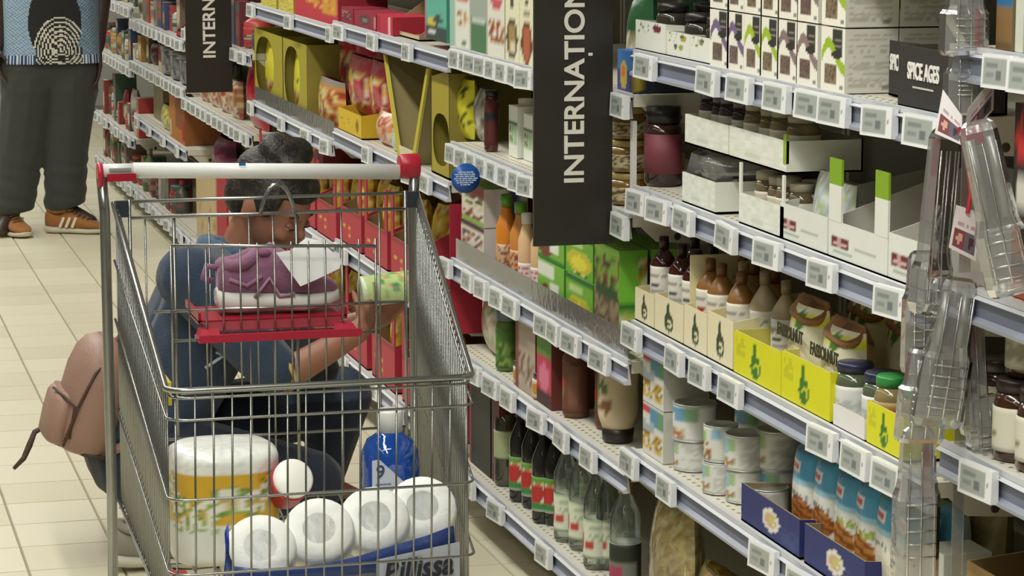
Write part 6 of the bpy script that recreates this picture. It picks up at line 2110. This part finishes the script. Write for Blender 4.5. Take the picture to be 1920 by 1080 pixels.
# backpack
bp = thing('backpack', 'dusty pink backpack hanging low on the squatting person\'s back', 'backpack', tuple(P(148, 835, y=5.76)))
bp.rotation_euler = (0, .26, 0)
PK = '9a7a6b'


def bp_rings(sx, sy, prof, ox=0.0):
    rs_ = []
    for (z, kx, ky) in prof:
        r_ = []
        for i in range(24):
            a = 2 * math.pi * i / 24
            ca, sa = math.cos(a), math.sin(a)
            r_.append((ox + sx * kx * math.copysign(abs(ca) ** .7, ca), sy * ky * math.copysign(abs(sa) ** .7, sa), z))
        rs_.append(r_)
    return rs_


MB().loft(bp_rings(.066, .125, [(.0, .75, .88), (.008, .95, .97), (.05, 1.0, 1.0), (.11, 1.0, 1.0), (.17, .96, .97), (.21, .82, .88), (.235, .6, .7), (.25, .25, .35)]), PK).build('main_bag', 'leather', bp)
MB().loft(bp_rings(.030, .10, [(.008, .7, .88), (.015, .95, .97), (.06, 1.0, 1.0), (.10, .95, .97), (.118, .6, .8)], -.062), '9c7c6c').build('front_pocket', 'leather', bp)
z_ = MB()
z_.tube([(-.050, -.112, .012), (-.04, -.122, .10), (-.02, -.119, .18), (.012, -.09, .226), (.02, 0, .243), (.012, .09, .226)], .0035, '4a352c', 6)
z_.tube([(-.088, -.03, .119), (-.07, -.092, .115), (-.045, -.112, .10), (-.04, -.112, .03)], .003, '4a352c', 6)
z_.build('zip', 'leather', bp)
MB().tube([(-.068, -.02, .002), (.0, -.118, .003), (.055, -.118, .006)], .0042, '3f2d26', 6).build('piping', 'leather', bp)
MB().tube([(-.06, .06, .03), (-.094, .05, .0), (-.098, .05, -.03), (-.105, .04, -.06), (-.122, .03, -.085)], [.005, .006, .007, .006, .004], '4a3a30', 6).build('dangling_strap', 'leather', bp)
MB().tube([(.045, -.08, .22), (.09, -.09, .215), (.12, -.095, .15), (.10, -.1, .05), (.055, -.1, .02)], .011, PK, 8).build('shoulder_strap', 'leather', bp)
MB().tube([(.02, -.02, .245), (.04, -.02, .275), (.06, .02, .275), (.05, .03, .24)], .006, PK, 8).build('grab_loop', 'leather', bp)

# ================================================================ the standing shopper
YM = 11.1
man = thing('person', 'standing person in wide charcoal trousers and a blue and black printed T-shirt', 'person', tuple(P(90, 440, y=YM)))
man.location.z = 0
MO = man.location.copy()


def V(u, v, dy=0.0):
    return P(u, v, y=YM + dy) - MO


SKM = '3f2d26'
z_hip = V(90, 150).z
hR_, hL_ = V(132, 170), V(52, 170)
kR_, kL_ = V(124, 285), V(36, 290)
aR_, aL_ = V(122, 392), V(20, 402)
top = V(97, 115)
cx = top.x
zs0 = top.z
bm = MB()
mhead = Vector((cx, -.02, zs0 + .86))
Mm, mf, ms, mu = face_frame((.1, -.98, -.12))
add_head(bm, mhead, Mm, 1.0)
bm.cap(mhead - Vector((0, 0, .07)), Vector((cx, 0, zs0 + .66)), .055, .065)
for e in (-.09, .09):
    bm.cap(Vector((cx + e, 0, zs0 + .52)), Vector((cx + e * .8, 0, zs0)), .10, .10)
    bm.cap(Vector((cx + e, 0, zs0 + .52)), Vector((cx + e * 1.9, 0, zs0 + .60)), .08, .06)
bm.cap(hR_, kR_, .085, .06)
bm.cap(kR_, aR_, .058, .04)
bm.cap(hL_, kL_, .085, .06)
bm.cap(kL_, aL_, .058, .04)
bm.cap(aR_, aR_ + Vector((.10, -.05, -.05)), .038, .03)
bm.cap(aL_, aL_ + Vector((-.05, -.11, -.05)), .038, .03)
for sg, (ue, ve, uh, vh) in ((1, (194, -35, 183, 88)), (-1, (-6, -35, -4, 80))):
    s_ = Vector((cx + sg * .195, 0, zs0 + .58))
    e_ = V(ue, ve, .02)
    w_ = V(uh, vh, -.03)
    bm.cap(s_, e_, .052, .042)
    bm.cap(e_, w_, .042, .030)
    add_hand(bm, w_, (0, -.15, -1), (-sg, -.2, 0), 1.0, .35, sg if sg > 0 else 1)
fuse(bm, 'body', 'skin', man, .009, 4, SKM)
eyes(man, mhead, Mm, 1.0, '3a2a22', '15100d', False, '54332c')
hb = MB()
hb.ell(mhead + Vector((0, .02, .045)), (.085, .095, .078), '808080', 16, 12)
hb.ell(mhead + Vector((0, .06, .0)), (.075, .055, .07), '808080', 16, 12)
fuse(hb, 'hair', 'hair', man, .008, 3, '1c1714')
# wide trousers
pm = MB()
cR, cL = V(122, 388), V(26, 398)
pm.cap(hR_ + Vector((.01, 0, .09)), hL_ + Vector((-.01, 0, .09)), .115, .115)
pm.cap(hR_ + Vector((0, 0, .06)), hR_, .118, .118)
pm.cap(hL_ + Vector((0, 0, .06)), hL_, .120, .120)
pm.cap(hR_, kR_, .112, .092)
pm.cap(hL_, kL_, .116, .098)
for (k_, c_, r0, r1) in ((kR_, cR, .090, .086), (kL_, cL, .098, .082)):
    n = 9
    pm.tube([k_.lerp(c_, i / n) + Vector((.004 * math.sin(i * 2.2), 0, 0)) for i in range(n + 1)], [r0 + (r1 - r0) * i / n + .004 * math.sin(i * 2.5) for i in range(n + 1)], '808080', 14)
    pm.ell(k_, (r0,) * 3, '808080', 12, 8)
fuse(pm, 'trousers', 'cloth', man, .009, 4, '3b3e39')
# T-shirt: painted print on a lofted body


def tee(s, t):
    # s: 0..1 round the ring starting at +x; the front (-y) is s = 0.75
    if s < .5:
        return '2b4f8a'
    ca = math.cos(2 * math.pi * s)
    z = t * .62                     # metres above the hem
    X_ = .205 * math.copysign(abs(ca) ** .8, ca)    # across the front, picture left to right
    hx, hz = .006, .14
    d = math.hypot((X_ - hx) / .112, (z - hz - .03) / .165)
    fx, fz = X_ - .026, z - .055
    if d < 1:
        r = math.hypot(fx, (fz) * (.82 if fz > 0 else 1.25))
        ph_ = r / .0150 + .2 * math.sin(math.atan2(fz, fx) * 3)
        if fz < .175 and r < .112:
            return 'd4d2c4' if ph_ % 1 < .45 else '22221f'
        return '1e1f1e'
    if z < .07 and X_ > -.075 and X_ < .115:
        r = math.hypot(fx, fz * 1.25)
        return 'd4d2c4' if (r / .0150) % 1 < .45 else '2a2c30'
    st = ((z + X_ * (.9 if X_ < 0 else -.9)) / .014) % 1
    if z < .035:
        return '2c3f72' if ((X_ / .012) % 1) < .6 else 'c9d8de'
    if X_ < 0:
        return 'a3b9c8' if st < .55 else '6d8cab'
    return '8aa3b6' if st < .5 else '556f8a'


rings = []
NZ, NA = 100, 220
for j in range(NZ + 1):
    t = j / NZ
    z = zs0 - .004 + .62 * t
    hx_ = .208 - .012 * math.sin(math.pi * t) if t < .8 else .198 - .10 * ((t - .8) / .2) ** 2
    hy_ = .13 - .0 * t if t < .85 else .13 - .05 * ((t - .85) / .15)
    ring_ = []
    for i in range(NA):
        a = 2 * math.pi * i / NA
        ca, sa = math.cos(a), math.sin(a)
        wv = 1 + .018 * math.sin(a * 7 + t * 3) * (1 - t)
        ring_.append((cx + hx_ * wv * math.copysign(abs(ca) ** .8, ca), hy_ * wv * math.copysign(abs(sa) ** .8, sa), z))
    rings.append(ring_)
MB().loft(rings, '2b4f8a', True, tee).build('t_shirt', 'cloth', man)
for sg, (ue, ve) in ((1, (194, -35)), (-1, (-6, -35))):
    s_ = Vector((cx + sg * .17, 0, zs0 + .565))
    e_ = V(ue, ve, .02)
    MB().tube([s_, s_.lerp(e_, .5), s_.lerp(e_, 1.10)], [.075, .068, .064], '2f559c', 14).build('sleeve', 'cloth', man)
for (a_, rz_, dx, dy) in ((V(100, 432), -.42, 0, 0), (V(18, 442), -1.25, 0, .08)):
    t = shoe('trainer', 'x', (0, 0, 0), 0, .275, 'a06a34', 'cfc8b0', '7d5430', hi=.095, stripes='e3dcc6')
    for ch in list(t.children):
        ch.parent = man
        ch.matrix_local = Matrix.Translation(Vector((a_.x - .03 + dx, dy - .0, .0))) @ Matrix.Rotation(rz_, 4, 'Z')
    bpy.data.objects.remove(t)
